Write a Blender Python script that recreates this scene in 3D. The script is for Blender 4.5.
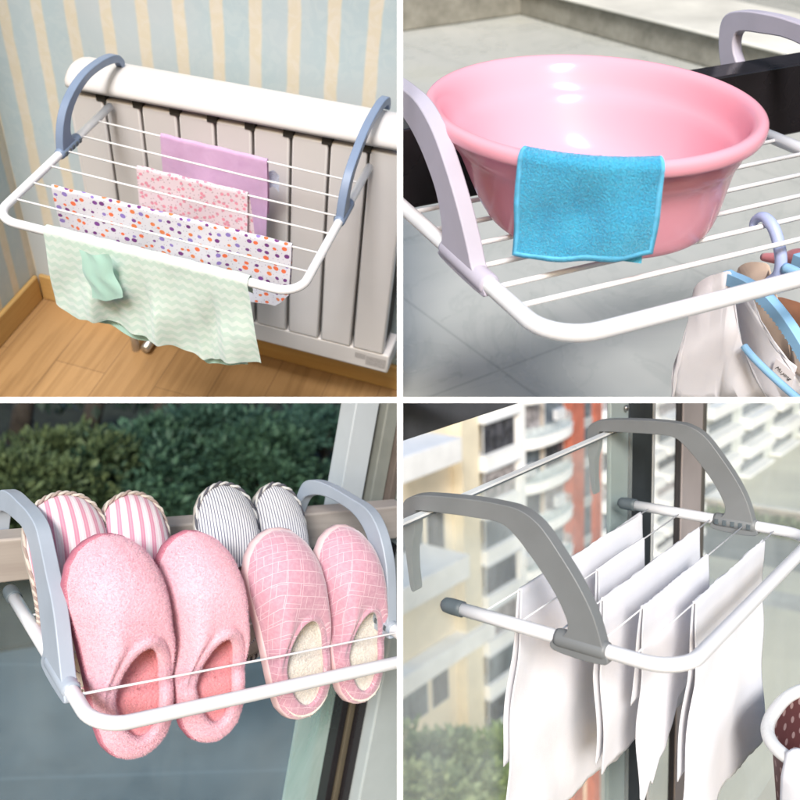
import bpy, bmesh, math, random
import numpy as np
from mathutils import Matrix, Vector
R_ = math.radians
for o in list(bpy.data.objects): bpy.data.objects.remove(o)
S = bpy.context.scene
COL = S.collection
# ------------------------------------------------------------------ camera, sky, sun, exposure
cd = bpy.data.cameras.new('camera'); cam = bpy.data.objects.new('camera', cd); COL.objects.link(cam)
cam.rotation_euler = (R_(90), 0, 0); cd.sensor_width = 36; cd.lens = 36 * 900 / 800
cd.clip_start = .05; cd.clip_end = 800
cd.dof.use_dof = True; cd.dof.focus_distance = 1.22; cd.dof.aperture_fstop = 5.8
S.camera = cam
SUN_AZ, SUN_EL = R_(-178), R_(17)            # the sun stands behind the viewer, up and to the left
w = bpy.data.worlds.new('World'); S.world = w; w.use_nodes = True
nt = w.node_tree; sky = nt.nodes.new('ShaderNodeTexSky'); sky.sky_type = 'NISHITA'; sky.sun_disc = False
sky.sun_elevation = SUN_EL; sky.sun_rotation = SUN_AZ; sky.air_density = 1.0; sky.dust_density = 1.0; sky.ozone_density = 2.6
bg = nt.nodes['Background']; nt.links.new(sky.outputs[0], bg.inputs[0]); bg.inputs[1].default_value = .15
sd = bpy.data.lights.new('sun', 'SUN'); sd.energy = 2.9; sd.angle = R_(14); sd.color = (1, .98, .96)
sun = bpy.data.objects.new('sun', sd); COL.objects.link(sun)
sdir = Vector((math.sin(SUN_AZ) * math.cos(SUN_EL), math.cos(SUN_AZ) * math.cos(SUN_EL), math.sin(SUN_EL)))
sun.rotation_euler = sdir.to_track_quat('Z', 'Y').to_euler()
S.view_settings.view_transform = 'Standard'; S.view_settings.look = 'None'; S.view_settings.exposure = .42
S.render.engine = 'CYCLES'; S.cycles.max_bounces = 8; S.cycles.transparent_max_bounces = 16

# ------------------------------------------------------------------ the four set-ups, each with its own frame
POSE = {
    'TL': ([[0.962281, 0.251778, 0.103069], [-0.10425, 0.691183, -0.715121], [-0.251291, 0.677403, 0.69136]], [-0.63259, 1.39911, 0.28326]),
    'TR': ([[0.922174, -0.385403, -0.032569], [0.30024, 0.76639, -0.567893], [0.243828, 0.513917, 0.822458]], [0.15636, 0.9177, 0.05872]),
    'BL': ([[0.783065, -0.595842, 0.178275], [0.621894, 0.753629, -0.212816], [-0.007549, 0.277517, 0.960691]], [-0.34424, 1.01656, -0.37199]),
    'BR': ([[0.629519, -0.776087, -0.037345], [0.757991, 0.623983, -0.189985], [0.170747, 0.091292, 0.981076]], [0.29068, 0.92557, -0.28073]),
}
M = {k: Matrix.Translation(t) @ Matrix([r + [0] for r in R] + [[0, 0, 0, 1]]) for k, (R, t) in POSE.items()}
MI = {k: m.inverted() for k, m in M.items()}
def at(p, u, v, ax, val):
    o = MI[p].translation; d = (MI[p].to_3x3() @ Vector(((u - 400) / 900, 1, (400 - v) / 900)))
    i = 'xyz'.index(ax); return o + d * ((val - o[i]) / d[i])
def pj(p, q): w_ = M[p] @ Vector(q); return 400 + 900 * w_.x / w_.y, 400 - 900 * w_.z / w_.y
def yz(p, x, pts): return [tuple(at(p, u, v, 'x', x))[1:] for u, v in pts]

# ------------------------------------------------------------------ objects
def tag(o, label=None, cat=None, group=None, kind=None):
    if label: o['label'] = label
    if cat: o['category'] = cat
    if group: o['group'] = group
    if kind: o['kind'] = kind
    return o
def thing(name, p, loc, label, cat, group=None, rot=None):
    o = bpy.data.objects.new(name, None); COL.objects.link(o); o.empty_display_size = .05
    o.matrix_world = M[p] @ Matrix.Translation(loc) @ (rot if rot else Matrix()); o['_p'] = p
    return tag(o, label, cat, group)
def mesh_from(name, bm, mat, smooth=True):
    me = bpy.data.meshes.new(name); bm.normal_update(); bm.to_mesh(me); bm.free()
    if isinstance(mat, (list, tuple)):
        for m in mat: me.materials.append(m)
    elif mat: me.materials.append(mat)
    if smooth: me.polygons.foreach_set('use_smooth', [True] * len(me.polygons))
    return me
def bev(o, w_, seg=2, ang=35):
    if w_:
        m = o.modifiers.new('b', 'BEVEL'); m.width = w_; m.segments = seg; m.limit_method = 'ANGLE'; m.angle_limit = R_(ang)
        m.harden_normals = False
    return o
def part(root, name, bm, mat, bevel=0, smooth=None, local=False, label=None):
    """bm is in panel coordinates unless local; root may be a thing or a part of one"""
    top = root
    while top.parent: top = top.parent
    if not local:
        bm.transform((M[top['_p']].inverted() @ top.matrix_world).inverted())
    o = bpy.data.objects.new(name, mesh_from(name, bm, mat, bool(bevel) if smooth is None else smooth))
    if bevel and smooth is None: flat_by_angle(o.data)
    COL.objects.link(o); o.parent = root
    if label: o['label'] = label
    return bev(o, bevel)
def flat_by_angle(me):
    try: me.set_sharp_from_angle(angle=R_(32))
    except Exception: pass
def solo(name, p, bm, mat, label=None, cat=None, group=None, kind=None, bevel=0, smooth=True):
    co = [v.co for v in bm.verts]
    lo = Vector([min(c[i] for c in co) for i in range(3)]); hi = Vector([max(c[i] for c in co) for i in range(3)])
    b = Vector(((lo.x + hi.x) / 2, (lo.y + hi.y) / 2, lo.z))
    bm.transform(Matrix.Translation(-b))
    o = bpy.data.objects.new(name, mesh_from(name, bm, mat, smooth)); COL.objects.link(o)
    if not smooth or bevel: flat_by_angle(o.data)
    o.matrix_world = M[p] @ Matrix.Translation(b); o['_p'] = p
    return bev(tag(o, label, cat, group, kind), bevel)

# ------------------------------------------------------------------ mesh makers
NB = bmesh.new
def box(bm, lo, hi):
    x0, y0, z0 = lo; x1, y1, z1 = hi
    v = [bm.verts.new(c) for c in ((x0,y0,z0),(x1,y0,z0),(x1,y1,z0),(x0,y1,z0),(x0,y0,z1),(x1,y0,z1),(x1,y1,z1),(x0,y1,z1))]
    for f in ((3,2,1,0),(4,5,6,7),(0,1,5,4),(1,2,6,5),(2,3,7,6),(3,0,4,7)): bm.faces.new([v[i] for i in f])
    return bm
def smooth_pts(pts, n=6, closed=False):
    P = [Vector(p) for p in pts]; out = []; N = len(P)
    rng = range(N) if closed else range(N - 1)
    for i in rng:
        g = (lambda k: P[k % N]) if closed else (lambda k: P[max(0, min(N - 1, k))])
        a, b, c, d = g(i - 1), g(i), g(i + 1), g(i + 2)
        for k in range(n):
            t = k / n
            out.append(.5 * ((2 * b) + (c - a) * t + (2 * a - 5 * b + 4 * c - d) * t * t + (3 * b - a - 3 * c + d) * t ** 3))
    if not closed: out.append(P[-1])
    return out
def tube(bm, pts, r, seg=12, closed=False, caps=True, rf=None, uv=False):
    P = [Vector(p) for p in pts]; n = len(P); rings = []
    up = None
    for i in range(n):
        a = P[(i - 1) % n] if (closed or i) else P[0]; b = P[(i + 1) % n] if (closed or i < n - 1) else P[-1]
        t = (b - a).normalized()
        if up is None:
            up = Vector((0, 0, 1)) if abs(t.z) < .9 else Vector((1, 0, 0))
        s = t.cross(up).normalized(); up = s.cross(t).normalized()
        rr = r if rf is None else rf(i / (n - 1))
        rings.append([bm.verts.new(P[i] + (s * math.cos(k * 2 * math.pi / seg) + up * math.sin(k * 2 * math.pi / seg)) * rr) for k in range(seg)])
    for i in range(n if closed else n - 1):
        A, B = rings[i], rings[(i + 1) % n]
        for k in range(seg): bm.faces.new((A[k], A[(k + 1) % seg], B[(k + 1) % seg], B[k]))
    if caps and not closed: bm.faces.new(rings[0][::-1]); bm.faces.new(rings[-1])
    return bm
def plate(bm, outline, x0, x1):
    """outline in (y, z), extruded along x"""
    A = [bm.verts.new((x0, y, z)) for y, z in outline]; B = [bm.verts.new((x1, y, z)) for y, z in outline]
    n = len(A); bm.faces.new(A[::-1]); bm.faces.new(B)
    for i in range(n): bm.faces.new((A[i], A[(i + 1) % n], B[(i + 1) % n], B[i]))
    bmesh.ops.recalc_face_normals(bm, faces=bm.faces[:])
    return bm
def loft(bm, rings, closed=True, cap0=False, cap1=False, uvs=None):
    V = [[bm.verts.new(p) for p in r] for r in rings]; n = len(V[0])
    for i in range(len(V) - 1):
        for k in range(n if closed else n - 1):
            bm.faces.new((V[i][k], V[i][(k + 1) % n], V[i + 1][(k + 1) % n], V[i + 1][k]))
    if cap0: bm.faces.new(V[0][::-1])
    if cap1: bm.faces.new(V[-1])
    return V
def gridmesh(bm, nu, nv, fn, uvfn=None):
    """fn(u, v) gives a point, uvfn(u, v) its texture place"""
    uvl = bm.loops.layers.uv.verify()
    V = [[bm.verts.new(fn(i / nu, j / nv)) for j in range(nv + 1)] for i in range(nu + 1)]
    for i in range(nu):
        for j in range(nv):
            f = bm.faces.new((V[i][j], V[i + 1][j], V[i + 1][j + 1], V[i][j + 1]))
            q = ((i, j), (i + 1, j), (i + 1, j + 1), (i, j + 1))
            for l, (a, b) in zip(f.loops, q): l[uvl].uv = uvfn(a / nu, b / nv) if uvfn else (a / nu, b / nv)
    return bm
def fuzz(bm, n, ln, wd, seed=1, mat_index=0, droop=.5):
    """short fibres rooted on the faces of bm"""
    rnd = random.Random(seed); bm.normal_update(); fs = bm.faces[:]
    cum = np.cumsum([f.calc_area() for f in fs]); pick = np.searchsorted(cum, np.array([rnd.random() for _ in range(n)]) * cum[-1])
    for k in pick:
        f = fs[min(int(k), len(fs) - 1)]; vs = f.verts; a, b = rnd.random(), rnd.random()
        if a + b > 1: a, b = 1 - a, 1 - b
        q = vs[0].co; i = rnd.choice((1, len(vs) - 2)); c = q + (vs[i].co - q) * a + (vs[i + 1].co - q) * b
        d = Vector((rnd.gauss(0, droop), rnd.gauss(0, droop), rnd.gauss(0, droop))) + f.normal; d.normalize()
        s = d.cross(Vector((rnd.random() - .5, rnd.random() - .5, rnd.random() - .5))).normalized() * wd
        l = ln * (.6 + .7 * rnd.random())
        t = bm.faces.new((bm.verts.new(c - s), bm.verts.new(c + s), bm.verts.new(c + d * l))); t.material_index = mat_index
    return bm
def drape(bm, x0, x1, yw, zw, lf, lb, r=.004, amp=.012, seed=0, nu=70, nv=60, gath=0, freq=1, xoff=None, yf=None):
    """a sheet hung over a wire that runs along x: front length lf(u), back length lb(u)"""
    rnd = random.Random(seed); ph = [rnd.random() * 6.28 for _ in range(8)]
    lf_ = lf if callable(lf) else (lambda u: lf); lb_ = lb if callable(lb) else (lambda u: lb)
    W_ = abs(x1 - x0); arc = math.pi * r
    def fn(u, v):
        a, b = lf_(u), lb_(u); tot = a + arc + b; s = v * tot
        if s < a: d = a - s; y = yw - r; z = zw - d; side = -1
        elif s < a + arc: t = (s - a) / r; d = 0; y = yw - r * math.cos(t); z = zw + r * math.sin(t); side = 0
        else: d = s - a - arc; y = yw + r; z = zw - d; side = 1
        k = min(1, d / .1)
        U = u * W_ * 40 * freq
        fold = (math.sin(U * .9 + ph[0]) * .55 + math.sin(U * 2.1 + ph[1] + d * 9) * .3 + math.sin(U * 4.3 + ph[2] - d * 14) * .14)
        y += amp * k * fold * (.6 + 2.5 * d) + side * (amp * .18 + .0012) * k + amp * .25 * math.sin(d * 40 + ph[3] + U) * k
        x = x0 + (x1 - x0) * u + amp * .4 * k * math.sin(U * 1.3 + ph[4] + d * 11)
        if gath: x += gath * d * (.5 - u)
        if xoff: x += xoff(u, d, side)
        z += .0006 * math.sin(U * 3 + ph[5]) * (1 - k) + .002 * k * math.sin(U * 2.7 + ph[6])
        return (x, y, z)
    def uvf(u, v):
        a, b = lf_(u), lb_(u); return (u * W_, v * (a + arc + b) - a)
    return gridmesh(bm, nu, nv, fn, uvf)

# ------------------------------------------------------------------ materials
class NT:
    def __init__(s, name):
        s.m = bpy.data.materials.new(name); s.m.use_nodes = True; s.t = s.m.node_tree; s.b = s.t.nodes['Principled BSDF']
        s.out = s.t.nodes['Material Output']
    def n(s, typ, **kw):
        x = s.t.nodes.new('ShaderNode' + typ)
        for k, v in kw.items(): setattr(x, k, v)
        return x
    def put(s, sock, v):
        if isinstance(v, bpy.types.NodeSocket): s.t.links.new(v, sock)
        elif v is not None:
            if isinstance(v, (tuple, list)) and len(v) == 3 and sock.type == 'RGBA': v = (*v, 1)
            sock.default_value = v
    def math(s, op, a, b=None, c=None, clamp=False):
        x = s.n('Math', operation=op, use_clamp=clamp)
        for i, v in enumerate((a, b, c)):
            if v is not None: s.put(x.inputs[i], v)
        return x.outputs[0]
    def mix(s, f, a, b, mode='MIX'):
        x = s.n('MixRGB', blend_type=mode); s.put(x.inputs[0], f); s.put(x.inputs[1], a); s.put(x.inputs[2], b); return x.outputs[0]
    def co(s, kind='Object'): return s.n('TexCoord').outputs[kind]
    def sep(s, v): x = s.n('SeparateXYZ'); s.put(x.inputs[0], v); return x.outputs
    def comb(s, a, b, c=0): x = s.n('CombineXYZ'); s.put(x.inputs[0], a); s.put(x.inputs[1], b); s.put(x.inputs[2], c); return x.outputs[0]
    def map(s, v, loc=(0,0,0), rot=(0,0,0), sc=(1,1,1)):
        x = s.n('Mapping'); s.put(x.inputs[0], v); x.inputs[1].default_value = loc; x.inputs[2].default_value = rot; x.inputs[3].default_value = sc; return x.outputs[0]
    def noise(s, v, sc, det=4, rough=.55, dist=0, out=0):
        x = s.n('TexNoise'); s.put(x.inputs['Vector'], v); x.inputs['Scale'].default_value = sc; x.inputs['Detail'].default_value = det
        x.inputs['Roughness'].default_value = rough; x.inputs['Distortion'].default_value = dist; return x.outputs[out]
    def vor(s, v, sc, rnd=1, feat='F1', out='Distance', dim='3D'):
        x = s.n('TexVoronoi', feature=feat, voronoi_dimensions=dim); s.put(x.inputs['Vector'], v); x.inputs['Scale'].default_value = sc
        x.inputs['Randomness'].default_value = rnd; return x.outputs if out is None else x.outputs[out]
    def ramp(s, f, stops):
        x = s.n('ValToRGB'); s.put(x.inputs[0], f); e = x.color_ramp.elements
        while len(e) < len(stops): e.new(.5)
        for el, (p, c) in zip(e, stops): el.position = p; el.color = (*c, 1) if isinstance(c, tuple) else (c, c, c, 1)
        return x.outputs[0]
    def step(s, x, a, b): # smooth 0..1 between a and b
        n = s.n('MapRange', interpolation_type='SMOOTHSTEP'); s.put(n.inputs[0], x); n.inputs[1].default_value = a; n.inputs[2].default_value = b; return n.outputs[0]
    def bump(s, h, st=.3, d=.001):
        x = s.n('Bump'); x.inputs['Strength'].default_value = st; x.inputs['Distance'].default_value = d; s.put(x.inputs['Height'], h); s.t.links.new(x.outputs[0], s.b.inputs['Normal']); return s
    def fin(s, col, rough=.5, sheen=0, metal=0, spec=.5, coat=0, sss=0, trans=0, ior=1.45):
        b = s.b.inputs; s.put(b['Base Color'], col); s.put(b['Roughness'], rough); b['Metallic'].default_value = metal
        b['Specular IOR Level'].default_value = spec; b['Coat Weight'].default_value = coat; b['Coat Roughness'].default_value = .1
        b['Sheen Weight'].default_value = sheen; b['Sheen Roughness'].default_value = .5; b['IOR'].default_value = ior
        b['Transmission Weight'].default_value = trans
        if sss: b['Subsurface Weight'].default_value = sss; b['Subsurface Radius'].default_value = (.01, .006, .005); b['Subsurface Scale'].default_value = 1.0
        return s.m
def plain(name, col, rough=.5, var=.06, sc=8, bs=None, bst=.2, rv=1, **kw):
    t = NT(name); c = t.co(); n = t.noise(c, sc, 5)
    d = tuple(max(0, x * (1 - 2.2 * var)) for x in col); l = tuple(min(1, x * (1 + 2.2 * var)) for x in col)
    colr = t.ramp(n, [(.25, d), (.75, l)])
    if bs: t.bump(t.noise(c, bs, 4), bst, .001)
    rg = t.ramp(t.noise(c, sc * 2.3, 3), [(.3, max(0, rough - .06 * rv)), (.7, min(1, rough + .08 * rv))])
    return t.fin(colr, rg, **kw)

white_tube = plain('white_tube', (.80, .80, .82), .33, .01, 12, rv=.15, coat=.2)
white_wire = plain('white_wire', (.80, .79, .80), .3, .015, 30)
blue_grey = plain('blue_grey_plastic', (.19, .25, .37), .38, .04, 14, 900, .12)
lilac_grey = plain('lilac_grey_plastic', (.50, .47, .56), .42, .03, 14, 900, .1)
pale_grey = plain('pale_grey_plastic', (.38, .43, .50), .4, .04, 14, 900, .1)
mid_grey = plain('mid_grey_plastic', (.19, .20, .205), .42, .05, 12, 1000, .15)
rubber_grey = plain('grey_rubber', (.10, .125, .14), .5, .05, 30)
black_paint = plain('black_paint', (.016, .014, .016), .28, .2, 5, 60, .1)
white_enamel = plain('white_enamel', (.63, .61, .61), .33, .02, 5, 25, .03)
dark_gap = plain('dark_gap', (.03, .026, .02), .8, .1)

# ------------------------------------------------------------------ rack shared by the four set-ups
def rack(p, label, W, L, r, cr, wires, hooks, mat_h, mat_t=white_tube, mat_w=white_wire, rw=.0017, th=.016, sleeve=(.085, .15), wire_in=.0, tip=True, wire_z=0):
    root = thing('drying_rack', p, (W / 2, L / 2, -r), label, 'drying rack')
    pts = [(0, L, 0), (0, L * .7, 0), (0, L * .4, 0)]
    pts += [(cr - cr * math.cos(a), cr - cr * math.sin(a), 0) for a in [k * math.pi / 2 / 9 for k in range(10)]]
    pts += [(W * .25, 0, 0), (W * .5, 0, 0), (W * .75, 0, 0)]
    pts += [(W - cr + cr * math.sin(a), cr - cr * math.cos(a), 0) for a in [k * math.pi / 2 / 9 for k in range(10)]]
    pts += [(W, L * .4, 0), (W, L * .7, 0), (W, L, 0)]
    part(root, 'tube_frame', tube(NB(), pts, r, 18), mat_t, smooth=True)
    for y in wires:
        part(root, 'wire', tube(NB(), [(wire_in, y, wire_z), (W * .3, y + .0006, wire_z - .0012), (W * .6, y - .0004, wire_z - .0012), (W - wire_in, y, wire_z)], rw, 8), mat_w, smooth=True)
    if tip:
        for x in (0, W):
            part(root, 'end_cap', tube(NB(), [(x, L - .012, 0), (x, L - .006, 0), (x, L + .006, 0), (x, L + .014, 0), (x, L + .018, 0)], r, 16, rf=lambda t: r * (1.22 if t < .55 else (1.12 if t < .8 else .7))), rubber_grey, smooth=True)
    for x, out in hooks:
        h = part(root, 'hook_arm', plate(NB(), [(q.x, q.y) for q in out], x - th / 2, x + th / 2), mat_h, bevel=.0022)
        y0, y1 = sleeve if isinstance(sleeve, tuple) else sleeve[x > .1]
        b = NB(); tube(b, [(x, y0, 0), (x, y0 + .004, 0), (x, y1 - .004, 0), (x, y1, 0)], r * 1.28, 18, rf=lambda t: r * (1.2 if t in (0, 1) else 1.34))
        part(h, 'clamp_sleeve', b, mat_h, smooth=True)
        b = NB()
        for k in range(5): box(b, (x + (r if x < .1 else -r) * 1.0 - .0035, y0 + .006 + k * .012, -.004), (x + (r if x < .1 else -r) * 1.0 + .0035, y0 + .012 + k * .012, .004))
        part(h, 'height_teeth', b, rubber_grey, bevel=.0006)
    return root
def outline(pts, n=4): return smooth_pts([(a, b, 0) for a, b in pts], n, True)

# =================================================================== UPPER LEFT: rack over a radiator
WP = .0745; WPH = .5 - ((at('TL', 179, 10, 'y', .3925 + .14).x - .6215 - .05) / WP) % 1 + 1
def wallpaper():
    t = NT('striped_wallpaper'); c = t.co(); s = t.sep(c)
    xx = t.math('ADD', s[0], s[1])
    wob = t.math('MULTIPLY', t.math('SUBTRACT', t.noise(c, 9, 3), .5), .012)
    ph = t.math('FRACT', t.math('ADD', t.math('MULTIPLY', t.math('ADD', xx, wob), 1 / WP), WPH))
    d = t.math('ABSOLUTE', t.math('SUBTRACT', ph, .5))
    st = t.step(d, .205, .13)
    flo = t.step(t.noise(c, 30, 6, .6, 1.2), .42, .62)
    blue = t.mix(flo, (.45, .56, .62), (.49, .59, .64)); blue = t.mix(t.step(t.noise(c, 3, 2), .4, .7), blue, (.52, .58, .63))
    crm = t.mix(flo, (.67, .62, .51), (.69, .65, .57))
    t.bump(t.noise(c, 260, 4), .15, .0006)
    return t.fin(t.mix(st, blue, crm), .75, spec=.25)
def wood_floor():
    t = NT('oak_laminate'); c = t.co(); g = t.map(c, rot=(0, 0, R_(90)))
    br = t.n('TexBrick'); t.put(br.inputs['Vector'], g); br.offset = .37
    for k, v in (('Scale', 1), ('Mortar Size', .0012), ('Brick Width', .9), ('Row Height', .125), ('Mortar Smooth', .3)): br.inputs[k].default_value = v
    br.inputs['Color1'].default_value = (.40, .245, .115, 1); br.inputs['Color2'].default_value = (.35, .21, .095, 1); br.inputs['Mortar'].default_value = (.22, .13, .065, 1)
    gr = t.noise(t.map(c, sc=(38, 2.4, 1)), 1, 7, .65, .8)
    col = t.mix(.8, br.outputs[0], t.ramp(gr, [(.3, (.62, .57, .50)), (.55, (1, .98, .95)), (.75, (1.0, 1.0, 1.0))]), 'MULTIPLY')
    spots = t.step(t.vor(c, 9, 1), .05, .02)
    col = t.mix(t.math('MULTIPLY', spots, .6), col, (.16, .09, .05))
    t.bump(gr, .1, .001)
    return t.fin(col, t.ramp(gr, [(.3, .42), (.7, .3)]))
def wood_trim(name='oak_trim', a=(.44, .26, .09), b=(.58, .38, .15), sc=(2.2, 40, 40)):
    t = NT(name); c = t.co(); gr = t.noise(t.map(c, sc=sc), 1, 6, .6, .6)
    t.bump(gr, .15, .001)
    return t.fin(t.ramp(gr, [(.3, a), (.7, b)]), .42)
FZ = -.675
LT = .3925
wp = wallpaper()
WY = LT + .14
solo('wall', 'TL', box(NB(), (-.357, WY, FZ - .02), (1.6, WY + .1, 1.9)), wp, kind='structure', smooth=False)
solo('wall', 'TL', box(NB(), (-.457, at('TL', 0, 408, 'z', FZ).y - .1, FZ - .02), (-.357, WY + .1, 1.9)), wp, kind='structure', smooth=False)
FY = min(at('TL', 0, 408, 'z', FZ).y, at('TL', 400, 408, 'z', FZ).y) - .04
solo('floor', 'TL', box(NB(), (-.36, FY, FZ - .06), (1.7, WY + .02, FZ)), wood_floor(), kind='structure', smooth=False)
trim = wood_trim()
b = NB(); box(b, (-.345, WY - .012, FZ + .0005), (1.6, WY - .0005, FZ + .075)); solo('baseboard', 'TL', b, trim, kind='structure', bevel=.003, smooth=False)
b = NB(); box(b, (-.3565, at('TL', 0, 408, 'z', FZ).y - .1, FZ + .0005), (-.3445, WY - .0125, FZ + .075)); solo('baseboard', 'TL', b, wood_trim('oak_trim_side', sc=(40, 2.2, 40)), kind='structure', bevel=.003, smooth=False)
# radiator
def rsh(bm):
    for v in bm.verts: v.co.z += .045 * v.co.x * max(0, (v.co.z + .5) / .53)
    return bm
RX0, RX1, SP = -.0173 - .073, .59, .073
rad = thing('radiator', 'TL', (.25, LT + .05, -.505), 'white panel radiator with rounded top bar below striped wallpaper', 'radiator')
prof = [(LT - .004, .017), (LT - .010, .022), (LT - .011, .029), (LT - .005, .038), (LT + .008, .047), (LT + .028, .053), (LT + .05, .053), (LT + .070, .048), (LT + .082, .038), (LT + .086, .025), (LT + .084, .012)]
pr_ = [(q.x, q.y) for q in smooth_pts([(a, c, 0) for a, c in prof], 3)]
b = NB(); A = [(-.088, .004), (-.078, .0)]
rings = []
for x, k in ((-.092, .78), (-.087, .93), (-.076, 1.0), (RX1 + .10, 1.0)):
    cy, cz = LT + .038, .030; rings.append([(x, cy + (y - cy) * k, cz + (z - cz) * k) for y, z in pr_])
loft(b, rings, True, True, True); bmesh.ops.recalc_face_normals(b, faces=b.faces[:])
part(rad, 'top_bar', rsh(b), white_enamel, smooth=True).data.set_sharp_from_angle(angle=R_(50))
for k in range(9):
    x0 = RX0 + k * SP; b = NB(); box(b, (x0 + .0027, LT + (.0), -.452), (x0 + SP - .0027, LT + .022, .006))
    part(rad, 'column', rsh(b), white_enamel, bevel=.0035)
    b = NB(); plate(b, [(LT - .0015, .019), (LT - .0015, .002), (LT + .012, -.006), (LT + .012, .019)], x0 + SP - .014, x0 + SP + .005)
    part(rad, 'spacer', rsh(b), dark_gap)
b = NB(); box(b, (RX0 + .004, LT + .024, -.44), (RX0 + 9 * SP - .004, LT + .075, .01)); part(rad, 'gap_shade', rsh(b), dark_gap)  # near-black box painting the shade seen between the columns
b = NB(); box(b, (RX0, LT + .002, -.503), (RX0 + 9 * SP + .012, LT + .08, -.4535)); part(rad, 'bottom_bar', rsh(b), white_enamel, bevel=.004)
b = NB(); box(b, (RX0 - .002, LT + .004, -.45), (RX0 + .002, LT + .075, .0)); part(rad, 'side_cover', rsh(b), white_enamel, bevel=.001)
for x in (-.05,):
    part(rad, 'foot', tube(NB(), [(x, LT + .04, -.51), (x, LT + .04, FZ)], .009, 12), white_enamel, smooth=True)
b = NB(); tube(b, [(-.02, LT + .03, FZ + .02), (-.02, LT + .11, FZ + .02)], .011, 14); part(rad, 'pipe', b, plain('chrome_pipe', (.55, .53, .5), .3, .1, metal=.9), smooth=True)
b = NB(); tube(b, [(.585, LT + .05, -.48), (.62, LT + .05, -.48), (.64, LT + .06, -.52), (.64, LT + .06, FZ)], .013, 14); part(rad, 'valve_pipe', b, plain('steel_valve', (.42, .40, .38), .35, .15, metal=.8), smooth=True)
def sticker():
    t = NT('printed_sticker'); c = t.co('UV'); s = t.sep(c)
    rows = t.step(t.math('ABSOLUTE', t.math('SUBTRACT', t.math('FRACT', t.math('MULTIPLY', s[1], 5)), .5)), .34, .26)
    ch = t.step(t.noise(t.map(c, sc=(60, 8, 1)), 1, 2), .45, .52)
    ink = t.math('MULTIPLY', rows, ch)
    return t.fin(t.mix(ink, (.30, .28, .28), (.62, .60, .60)), .5)
st_ = sticker()
def quad(x0, x1, z0, z1, y, n=1):
    return gridmesh(NB(), n, n, lambda u, v: (x0 + (x1 - x0) * u, y, z0 + (z1 - z0) * v))
b = quad(.503, .527, -.478, -.464, LT + .0012); part(rad, 'sticker', rsh(b), st_)
b = quad(.528, .573, -.491, -.466, LT + .0012); part(rad, 'sticker', rsh(b), st_)
b = NB(); tube(b, [(.384, LT + .06, -.503), (.384, LT + .06, -.52)], .006, 12); part(rad, 'drain_plug', b, white_enamel, smooth=True)

def hookTL(e, q): return outline([(.201, -.006), (.203, .004), (.209, .030), (.222, .055), (.243, .075), (.275, .090), (.315, .098 + q * .3), (.36, .097 + q * .7), (.40 + e * .5, .091 + q), (.428 + e, .080 + q), (.444 + e, .062 + q), (.441 + e, .050 + q), (.435 + e, .052 + q), (.424 + e, .067 + q), (.395 + e * .5, .077 + q), (.36, .083 + q * .7), (.32, .084 + q * .3), (.285, .076), (.26, .063), (.243, .046), (.236, .025), (.243, .010), (.262, .003), (.262, -.006)])
TLW = [.058, .109, .164, .216, .270, .327]
rkTL = rack('TL', 'white drying rack with blue grey hooks hanging over the radiator', .5, LT - .009, .0072, .038, TLW, [(0, hookTL(0, 0)), (.5, hookTL(.035, .018))], blue_grey, sleeve=(.199, .262), tip=False, th=.014, rw=.0017)

def fabric(name, colfn, rough=.85, sheen=.3, weave=900, sss=0):
    t = NT(name); uv = t.co('UV'); col = colfn(t, uv)
    n = t.noise(uv, 16, 4); col = t.mix(.5, col, t.ramp(n, [(.3, (.94, .94, .94)), (.7, (1, 1, 1))]), 'MULTIPLY')
    t.bump(t.math('ADD', t.noise(uv, weave, 2), t.math('MULTIPLY', t.noise(uv, 45, 4), 2.5)), .35, .0012)
    m = t.fin(col, rough, sheen=sheen, spec=.15)
    return m
def hue_dots(t, uv):
    o = t.vor(t.map(uv, sc=(1, 1.15, 1)), 60, .55, out=None, dim='2D'); d = o['Distance']; c = t.sep(o['Color'])
    r = t.math('ADD', .17, t.math('MULTIPLY', c[1], .12)); dot = t.step(t.math('SUBTRACT', d, r), .03, -.03)
    dc = t.n('ValToRGB'); t.put(dc.inputs[0], c[0]); dc.color_ramp.interpolation = 'CONSTANT'; e = dc.color_ramp.elements
    for el in range(3): e.new(.5)
    for el, (p_, k) in zip(e, ((0, (.80, .15, .05, 1)), (.3, (.16, .03, .20, 1)), (.55, (.26, .18, .52, 1)), (.75, (.75, .20, .06, 1)), (.9, (.20, .05, .28, 1)))): el.position = p_; el.color = k
    o2 = t.vor(t.map(uv, loc=(.3, .1, 0)), 105, .8, dim='2D'); d2 = t.step(o2, .10, .06)
    base = t.mix(d2, (.70, .68, .76), (.35, .25, .40))
    return t.mix(dot, base, dc.outputs[0])
def pink_blossom(t, uv):
    o = t.vor(uv, 75, .9, dim='2D'); n = t.noise(uv, 160, 3); d = t.math('ADD', o, t.math('MULTIPLY', n, .25))
    base = t.mix(t.step(d, .40, .30), (.72, .60, .66), (.72, .27, .36))
    o2 = t.vor(t.map(uv, loc=(.11, .07, 0)), 120, 1, dim='2D')
    return t.mix(t.step(o2, .16, .1), base, (.45, .33, .38))
def lavender(t, uv):
    n = t.noise(uv, 30, 4, .6, .5)
    return t.ramp(n, [(.3, (.56, .35, .57)), (.7, (.63, .42, .64))])
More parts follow.
